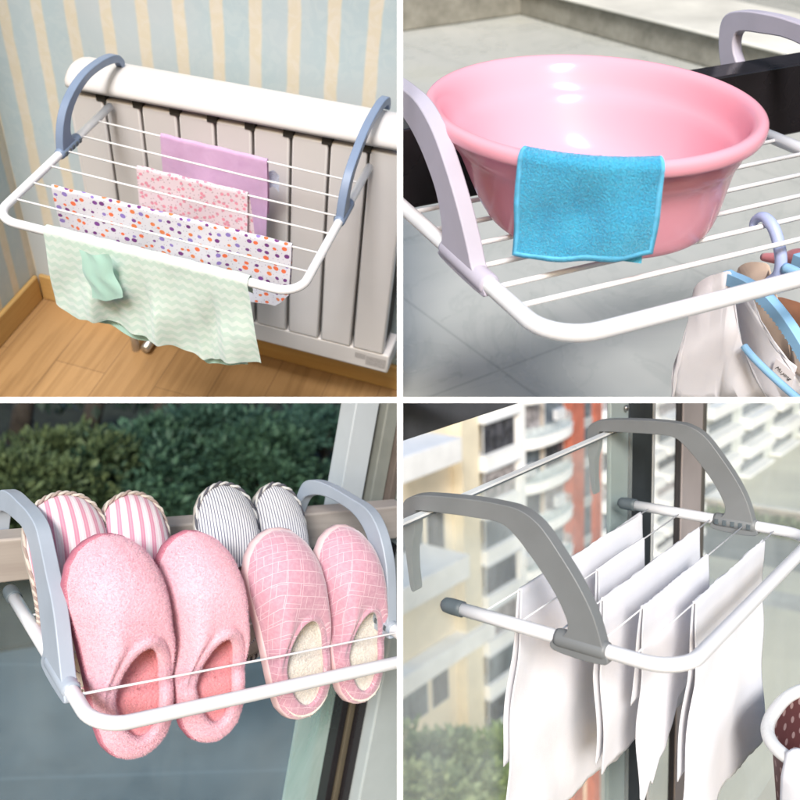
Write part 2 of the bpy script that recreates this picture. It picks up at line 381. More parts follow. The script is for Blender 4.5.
def chevron(t, uv):
    s = t.sep(uv); tri = t.math('PINGPONG', s[0], .007)
    v = t.math('ADD', s[1], t.math('MULTIPLY', tri, .75)); wob = t.math('MULTIPLY', t.noise(uv, 22, 3), .006)
    f = t.math('FRACT', t.math('MULTIPLY', t.math('ADD', v, wob), 1 / .016)); k = t.step(t.math('ABSOLUTE', t.math('SUBTRACT', f, .5)), .20, .27)
    return t.mix(k, (.66, .75, .70), (.55, .69, .62))
def mint(t, uv): return t.ramp(t.noise(uv, 20, 3), [(.3, (.42, .68, .59)), (.7, (.48, .73, .64))])
f_lav = fabric('lavender_cotton', lavender); f_pink = fabric('pink_blossom_cotton', pink_blossom)
f_dots = fabric('dotted_cotton', hue_dots); f_chev = fabric('mint_chevron_cotton', chevron); f_mint = fabric('plain_mint_cotton', mint)
def xz(u, v, y=.1, z=0): return at('TL', u, v, 'z', z).x
# lavender cloth, at the back
x0, x1 = at('TL', 154, 142, 'z', .003).x, at('TL', 263, 166, 'z', .003).x
t_ = thing('folded_cloth', 'TL', ((x0 + x1) / 2, .33, -.14), 'plain lavender cloth folded over the wires nearest the radiator', 'cloth', 'baby clothes drying on the radiator rack')
part(t_, 'sheet', drape(NB(), x0, x1, .327, .002, lambda u: .155 + .02 * u, lambda u: .12, .0035, .006, 3), f_lav, smooth=True)
b = NB(); gridmesh(b, 14, 14, lambda u, v: (x1 - .006 + .022 * u, .345 + .002 * math.sin(u * 5), -.035 - .035 * v + .006 * math.sin(3 * u)))
part(t_, 'sleeve', b, fabric('pale_blue_rib', lambda t, uv: t.mix(t.step(t.vor(uv, 9, .5, dim='2D'), .3, .2), (.55, .62, .78), (.3, .3, .4))), smooth=True)
x0, x1 = at('TL', 134, 170, 'z', .003).x, at('TL', 246, 196, 'z', .003).x
b = drape(NB(), x0, x1, .216, .002, lambda u: .115 + .015 * u, lambda u: .12 + .02 * math.sin(4 * u), .0035, .005, 5, xoff=lambda u, d, s: (.12 * d if u > .9 else 0) * (s > 0))
solo('folded_cloth', 'TL', b, f_pink, 'pale pink blossom print cloth hung between the lavender and the dotted cloths', 'cloth', 'baby clothes drying on the radiator rack')
x0, x1 = at('TL', 52, 186, 'z', .003).x, at('TL', 291, 247, 'z', .003).x
b = drape(NB(), x0, x1, .109, .002, lambda u: .125 + .0 * u + .008 * math.sin(u * 9) - .03 * max(0, u - .93) / .07, lambda u: .10 + .01 * math.sin(7 * u), .0035, .006, 8, nu=120)
solo('folded_cloth', 'TL', b, f_dots, 'white cloth with orange and purple polka dots hung behind the front bar', 'cloth', 'baby clothes drying on the radiator rack')
# mint romper over the front bar
bx0, bx1 = at('TL', 46, 227, 'z', .008).x, at('TL', 244, 287, 'z', .008).x
cur = [(.0, 53, 300), (.06, 55, 306), (.2, 87, 313), (.3, 108, 322), (.4, 128, 331), (.5, 148, 334), (.6, 165, 341), (.7, 182, 352), (.8, 203, 353), (.87, 220, 352), (1, 257, 358)]
def lfm(u):
    for (a, ua, va), (c, uc, vc) in zip(cur, cur[1:]):
        if a <= u <= c:
            k = (u - a) / (c - a); uu = ua + (uc - ua) * k; vv = va + (vc - va) * k
            return max(.02, .009 - at('TL', uu, vv, 'y', -.012).z)
    return .1
rm = thing('baby_romper', 'TL', ((bx0 + bx1) / 2, -.01, -.15), 'mint chevron baby romper slung over the front bar above the wooden floor', 'baby clothes', 'baby clothes drying on the radiator rack')
part(rm, 'body', drape(NB(), bx0, bx1, 0, .002, lfm, lambda u: .05 + .02 * math.sin(u * 5), .0096, .012, 11, nu=160, nv=80, freq=1.3, xoff=lambda u, d, s: (.10 * d * u + .02 * d) if s <= 0 else 0), f_chev, smooth=True)
def patch(pts, y, dy, n=24, sag=.006):
    """quad patch from four corner pixels (tl, tr, br, bl), lying just in front of y"""
    q = [at('TL', u, v, 'y', y) for u, v in pts]
    def fn(u, v):
        c = (q[3] * (1 - u) + q[2] * u) * (1 - v) + (q[0] * (1 - u) + q[1] * u) * v
        return (c.x + .003 * math.sin(9 * v), c.y - dy * math.sin(math.pi * u) * math.sin(math.pi * v * .9 + .1) + .0012 * math.sin(11 * u + 6 * v), c.z - sag * math.sin(math.pi * u))
    return gridmesh(NB(), n, n, fn, lambda u, v: (u * .08, v * .07))
part(rm, 'pocket', patch([(78, 249), (108, 253), (123, 297), (92, 298)], -.030, .003), f_mint, smooth=True)
part(rm, 'back_layer', drape(NB(), bx0 + .05, bx1 - .025, .016, -.032, lambda u: lfm(.14 + .76 * u) - .030 + .018 + .004 * math.sin(u * 7), lambda u: .02, .0088, .004, 17, nu=90, nv=50, xoff=lambda u, d, s: (.10 * d * (.14 + .76 * u) + .02 * d) if s <= 0 else 0), f_mint, smooth=True)

# =================================================================== UPPER RIGHT: basin on a rack
def marble():
    t = NT('grey_marble_tile'); c = t.co(); n = t.noise(c, 2.4, 8, .6, 1.4)
    col = t.ramp(n, [(.25, (.42, .43, .40)), (.5, (.46, .465, .435)), (.75, (.50, .495, .46))])
    v = t.math('ABSOLUTE', t.math('SUBTRACT', t.noise(c, 1.7, 6, .6, 2.2), .5)); col = t.mix(t.math('MULTIPLY', t.step(v, .03, .0), .18), col, (.25, .28, .26))
    s = t.sep(t.map(c, rot=(0, 0, R_(-9))))
    g1 = t.math('ABSOLUTE', t.math('SUBTRACT', t.math('FRACT', t.math('DIVIDE', t.math('ADD', s[0], .47), .8)), .5))
    g2 = t.math('ABSOLUTE', t.math('SUBTRACT', t.math('FRACT', t.math('DIVIDE', t.math('ADD', s[1], .25), .8)), .5))
    g = t.math('MAXIMUM', t.step(g1, .494, .498), t.step(g2, .494, .498)); col = t.mix(t.math('MULTIPLY', g, .4), col, (.18, .19, .18))
    ye = t.step(t.noise(c, 1.1, 3), .55, .75); col = t.mix(t.math('MULTIPLY', ye, .35), col, (.52, .50, .36))
    return t.fin(col, t.ramp(n, [(.3, .22), (.7, .4)]))
def stone(name='rough_stone', a=(.16, .155, .13), b=(.33, .32, .28), sc=9):
    t = NT(name); c = t.co(); n = t.noise(c, sc, 8, .7); t.bump(n, .6, .006)
    return t.fin(t.ramp(n, [(.3, a), (.7, b)]), .8)
TF = -.75
solo('floor', 'TR', box(NB(), (-3.0, -1.2, TF - .1), (7.5, 7.5, TF)), marble(), kind='structure', smooth=False)
# low stone walls meeting in the far corner
C0 = at('TR', 520, 15, 'z', TF); Cl = at('TR', 402, 32, 'z', TF); Cr = at('TR', 725, 73, 'z', TF)
def wallseg(P, Q, th, h, cap, name, label, side=1, ext0=0, ext1=0):
    d = (Q - P); d.z = 0; d.normalize(); P = P - d * ext0; Q = Q + d * ext1; nrm = Vector((d.y, -d.x, 0)) * side
    def pris(z0, z1, a, c):
        b = NB(); v = [b.verts.new(q) for q in ([(P + nrm * a)[0], (P + nrm * a)[1], z0], [(Q + nrm * a)[0], (Q + nrm * a)[1], z0], [(Q + nrm * c)[0], (Q + nrm * c)[1], z0], [(P + nrm * c)[0], (P + nrm * c)[1], z0])]
        r_ = bmesh.ops.extrude_face_region(b, geom=[b.faces.new(v)]); bmesh.ops.translate(b, verts=[g for g in r_['geom'] if isinstance(g, bmesh.types.BMVert)], vec=(0, 0, z1 - z0)); bmesh.ops.recalc_face_normals(b, faces=b.faces[:]); return b
    mid = (P + Q) / 2
    r = thing(name, 'TR', (mid.x, mid.y, TF), label, 'low wall')
    part(r, 'wall_face', pris(TF, TF + h, 0, th), stone(name + '_stone'), bevel=.01)
    if cap: part(r, 'coping', pris(TF + h + .001, TF + h + cap, -.03, th + .03), plain('pale_coping', (.62, .61, .56), .6, .15, 2, 20, .3), bevel=.01)
    return r
wallseg(C0, Cl, 1.2, 2.6, 0, 'stone_wall', 'rough dark stone wall across the far left corner behind the pink basin', 1, .4, 3)
wallseg(C0, Cr, .60, .15, .02, 'stone_kerb', 'low mottled stone wall with pale flat coping running behind the basin', -1, .0, 3)
solo('wall', 'TR', box(NB(), (4.6, -1, TF), (4.8, 7.4, TF + 3.6)), plain('dark_far_wall', (.07, .075, .09), .7, .3, 1.5), kind='structure', smooth=False)
solo('wall', 'TR', box(NB(), (-3, 7.4, TF), (7.4, 7.5, TF + 4.6)), plain('grey_far_wall', (.10, .10, .09), .8, .3, 1.5), kind='structure', smooth=False)
SY = .512
bm = NB(); box(bm, (-.35, SY, at('TR', 402, 209, 'y', SY).z - .003), (1.15, SY + .06, at('TR', 402, 130, 'y', SY).z)); solo('window_sill', 'TR', bm, black_paint, 'dark painted sill beam that the rack with the basin hooks over', 'sill beam', bevel=.003, smooth=False)
nearTR = outline([(.138, -.012), (.150, .006), (.166, .010), (.182, .037), (.206, .072), (.236, .107), (.272, .14), (.315, .161), (.36, .167), (.41, .168), (.50, .162), (.565, .148), (.590, .125), (.592, .08), (.584, .02), (.575, .02), (.576, .06), (.572, .095), (.55, .115), (.46, .131), (.388, .135), (.355, .130), (.325, .117), (.296, .098), (.265, .068), (.250, .031), (.252, .002), (.256, -.012)], 4)
farTR = yz('TR', .70, [(726, 74), (723, 50), (724, 27), (730, 14), (745, 10), (770, 13), (796, 20), (796, 40), (765, 33), (744, 31), (738, 38), (738, 52), (743, 72)])
fo = farTR[:7] + [(.37, .14), (.30, .11), (.20, .06), (.17, .0), (.28, .0), (.27, .04), (.36, .1)] + farTR[7:] + [(.578, .0), (.595, .0)]
farTRo = outline(fo, 3)
TRW = [.083 + .0 * k + y for k, y in enumerate((0, .05, .105, .163, .226, .29))]
rkTR = rack('TR', 'white drying rack with lilac grey hooks carrying the pink basin', .62, .42, .0098, .055, TRW, [(0, nearTR), (.70, farTRo)], lilac_grey, sleeve=(.139, .255), th=.02, rw=.0034, tip=False)
# basin
def pink_plastic():
    t = NT('pink_plastic'); c = t.co(); n = t.noise(c, 6, 3)
    return t.fin(t.ramp(n, [(.3, (.93, .43, .53)), (.7, (.94, .45, .55))]), t.ramp(t.noise(c, 20, 3), [(.3, .13), (.7, .18)]), coat=.0, sss=.0, spec=.32)
ZR = .145
RC, RA, RB, RT = Vector((.204, .279)), .2135, .179, R_(88)
BC, BA, BB = Vector((.2156, .2553)), .153, .141
def ell(c, a, b_, ph, z):
    x, y = a * math.cos(ph), b_ * math.sin(ph); return Vector((c.x + x * math.cos(RT) - y * math.sin(RT), c.y + x * math.sin(RT) + y * math.cos(RT), z))
zb = .0045
prof = [(0, .004, -99), (.985, .0, 0), (1, .004, 0)]
def bprof():
    """(t along base->rim 0..1, outward offset, z) from the inside centre, up the inner wall, over the lip, down the outer wall"""
    H = ZR - zb; P = []
    P += [(0, -.5, zb + .010), (0, -.2, zb + .009), (0, -.02, zb + .008), (0, -.010, zb + .010), (.02, -.006, zb + .018)]
    P += [(.25, -.005, zb + H * .22), (.5, -.004, zb + H * .5), (.66, -.004, zb + H * .68), (.70, .001, zb + H * .70), (.84, .001, zb + H * .86), (.93, .0015, zb + H * .94)]
    P += [(.97, .004, ZR - .003), (1, .008, ZR + .0005), (1, .0135, ZR), (1, .0175, ZR - .003), (1, .019, ZR - .008), (1, .018, ZR - .016), (1, .015, ZR - .019), (1, .012, ZR - .017)]
    P += [(.95, .008, ZR - .012), (.90, .005, ZR - .018), (.84, .004, zb + H * .80), (.72, .004, zb + H * .66), (.68, .000, zb + H * .645), (.5, 0, zb + H * .48), (.25, 0, zb + H * .2), (.04, 0, zb + .008), (0, -.003, zb + .002), (0, -.008, zb), (0, -.012, zb), (0, -.013, zb + .003), (0, -.2, zb + .003), (0, -.5, zb + .003)]
    return P
def bpt(t, off, z, ph):
    c = BC + (RC - BC) * t; a = BA + (RA - BA) * t; b_ = BB + (RB - BB) * t
    if off <= -.1:
        k = .6 if off > -.3 else .02; return ell(c, a * k, b_ * k, ph, z)
    return ell(c, a + off, b_ + off, ph, z)
bm = NB(); N = 128
loft(bm, [[bpt(t, off, z, k * 2 * math.pi / N) for k in range(N)] for t, off, z in bprof()], True, True, True)
bmesh.ops.recalc_face_normals(bm, faces=bm.faces[:])
pkm = pink_plastic(); _t = pkm.node_tree; _o = _t.nodes['Material Output']; _tr = _t.nodes.new('ShaderNodeBsdfTranslucent'); _tr.inputs[0].default_value = (.97, .55, .64, 1); _mx = _t.nodes.new('ShaderNodeMixShader'); _mx.inputs[0].default_value = .16
_t.links.new(_t.nodes['Principled BSDF'].outputs[0], _mx.inputs[1]); _t.links.new(_tr.outputs[0], _mx.inputs[2]); _t.links.new(_mx.outputs[0], _o.inputs[0])
bas = solo('basin', 'TR', bm, pkm, 'large glossy pink plastic basin standing on the wires of the rack', 'basin')
m_ = bas.modifiers.new('s', 'SUBSURF'); m_.levels = m_.render_levels = 1
# towel over its rim
def angle_of(u, v):
    c = [(k * math.pi / 1800, pj('TR', ell(RC, RA + .022, RB + .022, k * math.pi / 1800, ZR))) for k in range(3600)]
    return min((a for a in c if a[1][1] > 125), key=lambda a: abs(a[1][0] - u))[0]
def towel_mat():
    t = NT('turquoise_microfibre'); c = t.co(); n = t.noise(c, 420, 3); n2 = t.noise(c, 24, 3)
    col = t.mix(t.step(n2, .35, .65), (.055, .42, .68), (.075, .49, .74)); col = t.mix(t.step(n, .35, .65), t.mix(.35, col, (.03, .38, .58)), col)
    t.bump(n, .8, .003); return t.fin(col, .95, sheen=.6, spec=.1)
tm = towel_mat(); stm = plain('pale_blue_thread', (.13, .50, .74), .8, .1, 90)
a0, a1 = angle_of(519, 150), angle_of(664, 155)
if a1 < a0 - math.pi: a1 += 2 * math.pi
if a0 < a1 - math.pi: a0 += 2 * math.pi
def towel_pt(u, v, k=0):
    ph = a0 + (a1 - a0) * u; dn = .102 + .006 * math.sin(3 * u + 1) - .006 * u
    inn = .030; arc = .040; s = v * (dn + arc + inn)
    wv = .004 * math.sin(u * 8 + 1.2) + .002 * math.sin(u * 17 + 2)
    if s < dn:
        d = dn - s; c = RC; e = ell(c, RA + .0235 + k - .10 * d * .12, RB + .0235 + k - .10 * d * .12, ph, ZR - .008 - d)
        f = min(1, d / .05); nrm = (e - Vector((RC.x, RC.y, e.z))).normalized(); e += nrm * (wv * f + .0025 * math.sin(d * 60 + u * 5) * f); return e
    s -= dn
    if s < arc:
        t = s / arc; th = t * math.pi * .9; off = .0235 - .0115 * (1 - math.cos(th)) + k; zz = ZR - .008 + .0115 * math.sin(th) + t * .0 + k; return ell(RC, RA + off, RB + off, ph, zz + .001)
    d = s - arc; return ell(RC, RA - .004 - d * .35, RB - .004 - d * .35, ph, ZR - .012 - d)
tw = thing('towel', 'TR', tuple(towel_pt(.5, 0)), 'turquoise microfibre towel with pale stitched edge hanging over the basin rim', 'towel')
b = NB(); gridmesh(b, 70, 70, towel_pt); bmesh.ops.recalc_face_normals(b, faces=b.faces[:])
if sum((f.normal.dot(Vector((0, -1, 0)))) for f in b.faces) < 0: bmesh.ops.reverse_faces(b, faces=b.faces[:])
fuzz(b, 60000, .0014, .0002, 4, droop=.8)
part(tw, 'cloth', b, tm, smooth=True)
b = NB(); path = [towel_pt(.0, v / 60) for v in range(60, -1, -1)] + [towel_pt(u / 60, 0) for u in range(1, 61)] + [towel_pt(1, v / 60) for v in range(1, 61)]
tube(b, path, .0006, 6)
for i in range(0, len(path) - 1):
    for f_ in (0, .5):
        q = path[i].lerp(path[i + 1], f_); cen = towel_pt(.5, .35); dr = (cen - q).normalized() * .0052
        q2 = q + Vector((0, -.0016, .001)); tube(b, [q - dr * .15 + Vector((0, -.001, 0)), q2 + dr * .5, q2 + dr + (path[i + 1] - path[i]) * .4], .0007, 4)
part(tw, 'stitched_edge', b, stm, smooth=True)
b = NB(); c1 = towel_pt(.70, .0) ; c2 = towel_pt(.96, .0)
gridmesh(b, 10, 10, lambda u, v: c1.lerp(c2, u) + Vector((0, .006, .012 - v * (.012 + .014 * u))))
part(tw, 'back_corner', b, tm, smooth=True)

# hangers with baby vests on the right of the same rack
HX = .385
sky_pl = plain('sky_blue_plastic', (.30, .56, .82), .35, .03, 20, sss=.1)
lil_pl = plain('lilac_blue_plastic', (.42, .50, .78), .35, .03, 20)
def hanger(x, sh, label, both=True):
    P = lambda u, v: Vector((x, *yz('TR', HX, [(u, v)])[0])) + Vector((0, *sh))
    r = thing('clothes_hanger', 'TR', tuple(P(770, 285)), label, 'clothes hanger', 'baby hangers on the rack wires')
    hk = smooth_pts([P(753, 229), P(754, 222), P(760, 217), P(767, 219), P(774, 229), P(779, 245), P(781, 262), P(778, 275), P(770, 282)], 5)
    part(r, 'hook', tube(NB(), hk, .0068, 14, rf=lambda t: .0045 + .003 * min(1, t * 2.2)), lil_pl, smooth=True)
    arm = [P(726, 276), P(731, 279), P(745, 285), P(762, 296), P(780, 316), P(800, 346), P(830, 400)]
    b = NB(); sp = smooth_pts(arm, 6); up = []
    for i, q in enumerate(sp):
        d = (sp[min(i + 1, len(sp) - 1)] - sp[max(i - 1, 0)]).normalized(); n_ = Vector((0, -d.z, d.y)); up.append([q + n_ * .007 + Vector((-.007, 0, 0)), q + n_ * .007 + Vector((.007, 0, 0)), q - n_ * .009 + Vector((.007, 0, 0)), q - n_ * .009 + Vector((-.007, 0, 0))])
    loft(b, up, True, True, True); bmesh.ops.recalc_face_normals(b, faces=b.faces[:])
    ar = part(r, 'shoulder_bar', b, sky_pl, bevel=.002)
    b = NB()
    for i in range(2, len(sp) - 3):
        q = sp[i]; n_ = (up[i][0] - up[i][3]).normalized(); tube(b, [q + n_ * .0075 + Vector((-.007, 0, 0)), q + n_ * .0075 + Vector((.007, 0, 0))], .0011, 6)
    part(ar, 'grip_ribs', b, sky_pl, smooth=True)
    low = smooth_pts([P(744, 346), P(752, 356), P(770, 374), P(796, 397), P(830, 424)], 4)
    part(r, 'lower_bar', tube(NB(), low, .0052, 12), sky_pl, smooth=True)
    b = NB(); tube(b, smooth_pts([P(785, 268), P(800, 275), P(815, 290)], 4), .007, 10); part(r, 'far_arm', b, sky_pl, smooth=True)
    return r
hanger(HX, (0, 0), 'sky blue baby hanger hooked over the wire nearest the towel')
hanger(HX + .12, (.0, .0), 'second sky blue baby hanger at the right edge behind the first')
NV, V0 = Vector((1, .5, 0)), at('TR', 729, 274, 'x', HX)
def atp(u, v, off=0):
    o = MI['TR'].translation; d = MI['TR'].to_3x3() @ Vector(((u - 400) / 900, 1, (400 - v) / 900)); return o + d * ((NV.dot(V0 + Vector((off, 0, 0))) - NV.dot(o)) / NV.dot(d))
def sheetpoly(px, x, dx=.004, th=.0016, seed=0, n=3, bulge=.01, turned=False):
    """garment outline (pixels) on the plane x, subdivided and gently curved"""
    pts = [atp(u, v, x - HX) if turned else at('TR', u, v, 'x', x) for u, v in px]; pts = smooth_pts(pts, n, True)
    b = NB(); vs = [b.verts.new(q) for q in pts]; f = b.faces.new(vs); bmesh.ops.triangulate(b, faces=[f])
    bmesh.ops.subdivide_edges(b, edges=b.edges[:], cuts=2, use_grid_fill=True); bmesh.ops.triangulate(b, faces=b.faces[:]); 
    for v in b.verts: v.co.x += bulge * math.sin(v.co.y * 30 + seed) * .5 + bulge * .5 * math.sin(v.co.z * 22 + v.co.y * 17 + seed)
    bmesh.ops.recalc_face_normals(b, faces=b.faces[:]); return b
def wfab(t, uv): return t.ramp(t.noise(uv, 12, 3), [(.3, (.74, .72, .80)), (.7, (.80, .78, .84))])
def cloth_obj(name, col, rough=.85, sc=14, bst=.25, sheen=.3, trl=.0):
    t = NT(name); c = t.co(); n = t.noise(c, sc, 4); d = tuple(x * .95 for x in col)
    t.bump(t.math('ADD', t.noise(c, 1100, 2), t.math('MULTIPLY', t.noise(c, 30, 4), 3)), bst, .0012); m = t.fin(t.ramp(n, [(.3, d), (.7, col)]), rough, sheen=sheen, spec=.15)
    if trl:
        tr = t.n('BsdfTranslucent'); tr.inputs[0].default_value = (*col, 1); mx = t.n('MixShader'); mx.inputs[0].default_value = trl
        t.t.links.new(t.b.outputs[0], mx.inputs[1]); t.t.links.new(tr.outputs[0], mx.inputs[2]); t.t.links.new(mx.outputs[0], t.out.inputs[0])
    return m
white_cot = cloth_obj('white_cotton', (.90, .885, .93), trl=.10)
def solid(o, th):
    m = o.modifiers.new('t', 'SOLIDIFY'); m.thickness = th; m.offset = 0; return o
vest = thing('baby_vest', 'TR', tuple(at('TR', 730, 390, 'x', HX)), 'white sleeveless baby vest with a small printed neck label on a blue hanger', 'baby vest')
vf = [(704, 278), (716, 274), (729, 272), (731, 283), (733, 300), (740, 330), (749, 356), (760, 382), (775, 410), (790, 440), (680, 440), (673, 400), (672, 372), (678, 350), (684, 330), (690, 305), (692, 288)]
solid(part(vest, 'front_panel', sheetpoly(vf, HX - .010, seed=1, bulge=.005, turned=True), white_cot, smooth=True), .0018)
vb = [(727, 273), (740, 290), (752, 300), (762, 326), (774, 346), (790, 360), (806, 372), (830, 400), (830, 440), (790, 440), (775, 412), (752, 372), (741, 340), (733, 300)]
solid(part(vest, 'back_panel', sheetpoly(vb, HX + .022, seed=2, bulge=.003, turned=True), white_cot, smooth=True), .0018)
# printed label
q = [atp(u, v, .012) for u, v in ((776, 358), (795, 374), (791, 388), (772, 371))]
b = NB(); b.faces.new([b.verts.new(c) for c in q]); lb = part(vest, 'neck_label', b, plain('label_satin', (.80, .75, .76), .5, .02)); solid(lb, .0006)
def text_mesh(s_, p, origin, ux, uy, size, mat, parent, name='lettering'):
    cu = bpy.data.curves.new(name, 'FONT'); cu.body = s_; cu.size = size; cu.align_x = 'CENTER'; cu.align_y = 'CENTER'; cu.extrude = .0001; cu.shear = .3; cu.resolution_u = 3
    ob = bpy.data.objects.new('tmp', cu); COL.objects.link(ob); bpy.context.view_layer.update()
    me = bpy.data.meshes.new_from_object(ob.evaluated_get(bpy.context.evaluated_depsgraph_get())); bpy.data.objects.remove(ob)
    nz = ux.cross(uy).normalized(); mt = Matrix([[ux[i], uy[i], nz[i], origin[i]] for i in range(3)] + [[0, 0, 0, 1]])
    bm = NB(); bm.from_mesh(me); bpy.data.meshes.remove(me); bm.transform(mt); return part(parent, name, bm, mat, smooth=False)
cen = sum(q, Vector()) / 4; ux = ((q[1] - q[0]) + (q[2] - q[3])).normalized(); uy = (q[0] - q[3]); uy = (uy - ux * uy.dot(ux)).normalized()
text_mesh('Mu.yang', 'TR', cen + Vector((-.0012, -.0006, 0)), ux, uy, .0078, plain('black_ink', (.02, .02, .02), .5), lb)
be = [(742, 272), (750, 262), (765, 262), (771, 268), (764, 285), (760, 296), (772, 316), (784, 345), (796, 362), (806, 372), (806, 380), (780, 365), (762, 340), (748, 305)]
solid(solo('baby_vest', 'TR', sheetpoly(be, HX + .06, seed=4), cloth_obj('beige_cotton', (.66, .52, .42)), 'beige baby vest hanging behind the white vest', 'baby vest'), .0018)
be2 = [(768, 300), (800, 300), (830, 330), (830, 420), (800, 380), (784, 350)]
solid(solo('baby_vest', 'TR', sheetpoly(be2, HX + .14, seed=5), cloth_obj('orange_brown_cotton', (.42, .20, .12)), 'orange brown baby top glimpsed between the beige vest and the hanger', 'baby vest'), .0018)
b = NB(); c_ = at('TR', 796, 262, 'x', HX + .16)
tube(b, smooth_pts([at('TR', 763, 257, 'x', HX + .16), at('TR', 785, 259, 'x', HX + .16), at('TR', 800, 258, 'x', HX + .15), at('TR', 830, 270, 'x', HX + .15)], 5), .012, 14, rf=lambda t: .006 + .012 * t)
solo('baby_sock', 'TR', b, cloth_obj('coral_knit', (.78, .27, .30)), 'coral pink knit sock at the right edge behind the hanger hook', 'sock')

# =================================================================== LOWER LEFT: slippers on a rack
def wood_rail():
    t = NT('weathered_rail'); c = t.co(); gr = t.noise(t.map(c, sc=(3, 30, 50)), 1, 6, .6, .5); t.bump(gr, .3, .001)
    red = t.step(t.sep(c)[0], -.42, -.62)
    return t.fin(t.mix(red, t.ramp(gr, [(.3, (.36, .31, .28)), (.7, (.48, .43, .39))]), (.20, .06, .045)), .6)
solo('window_rail', 'BL', box(NB(), (-.5, .372, .006), (.72, .41, .074)), wood_rail(), 'weathered grey brown rail behind the slippers with a reddish left end', 'rail', bevel=.003, smooth=False)
nearBL = outline([(.082, -.014), (.086, .0), (.098, .012), (.118, .038), (.138, .064), (.160, .086), (.186, .104), (.218, .128), (.248, .146), (.29, .150), (.33, .147), (.38, .142), (.42, .130), (.436, .108), (.434, .06), (.424, .02), (.414, .02), (.418, .06), (.416, .090), (.405, .104), (.37, .113), (.33, .119), (.295, .121), (.262, .108), (.232, .084), (.205, .055), (.187, .032), (.170, .010), (.168, -.014)])
farBL = outline([(.082, -.014), (.086, .0), (.098, .040), (.114, .085), (.138, .122), (.165, .146), (.196, .157), (.24, .157), (.296, .155), (.345, .148), (.378, .132), (.392, .10), (.398, .06), (.398, .0), (.384, .0), (.384, .06), (.374, .098), (.355, .116), (.31, .132), (.25, .137), (.21, .132), (.178, .115), (.158, .088), (.142, .05), (.150, .015), (.168, .0), (.168, -.014)])
BLW = [.067, .162, .213, .272]
rkBL = rack('BL', 'white drying rack with pale grey hooks holding four pairs of slippers', .49, .345, .0088, .040, BLW, [(0, nearBL), (.49, farBL)], pale_grey, sleeve=(.082, .160), th=.019, rw=.0016, tip=True, wire_z=.004)

def slip_outline(L, Wd, n=96):
    P = []
    def hw(s):  # half width by share of length from heel
        k = [(0, .0), (.015, .34), (.05, .62), (.12, .83), (.22, .90), (.42, .90), (.58, .92), (.72, 1.0), (.82, .97), (.90, .84), (.96, .58), (.99, .28), (1, 0)]
        for (a, x), (c, y) in zip(k, k[1:]):
            if a <= s <= c: t = (s - a) / (c - a); t = t * t * (3 - 2 * t) if a > .2 and a < .85 else t; return (x + (y - x) * t) * Wd / 2
        return 0
    S_ = [.5 - .5 * math.cos(math.pi * i / n) for i in range(n + 1)]
    P = [(hw(s), s * L) for s in S_] + [(-hw(s), s * L) for s in S_[::-1][1:-1]]
    return P
def ray(poly, c, ph):
    dx, dy = math.cos(ph), math.sin(ph); best = 0
    for i in range(len(poly)):
        ax, ay = poly[i]; bx, by = poly[(i + 1) % len(poly)]; ex, ey = bx - ax, by - ay
        den = dx * ey - dy * ex
        if abs(den) < 1e-12: continue
        t = ((ax - c[0]) * ey - (ay - c[1]) * ex) / den; s = ((ax - c[0]) * dy - (ay - c[1]) * dx) / den
        if -1e-9 <= s <= 1 + 1e-9 and t > best: best = t
    return best
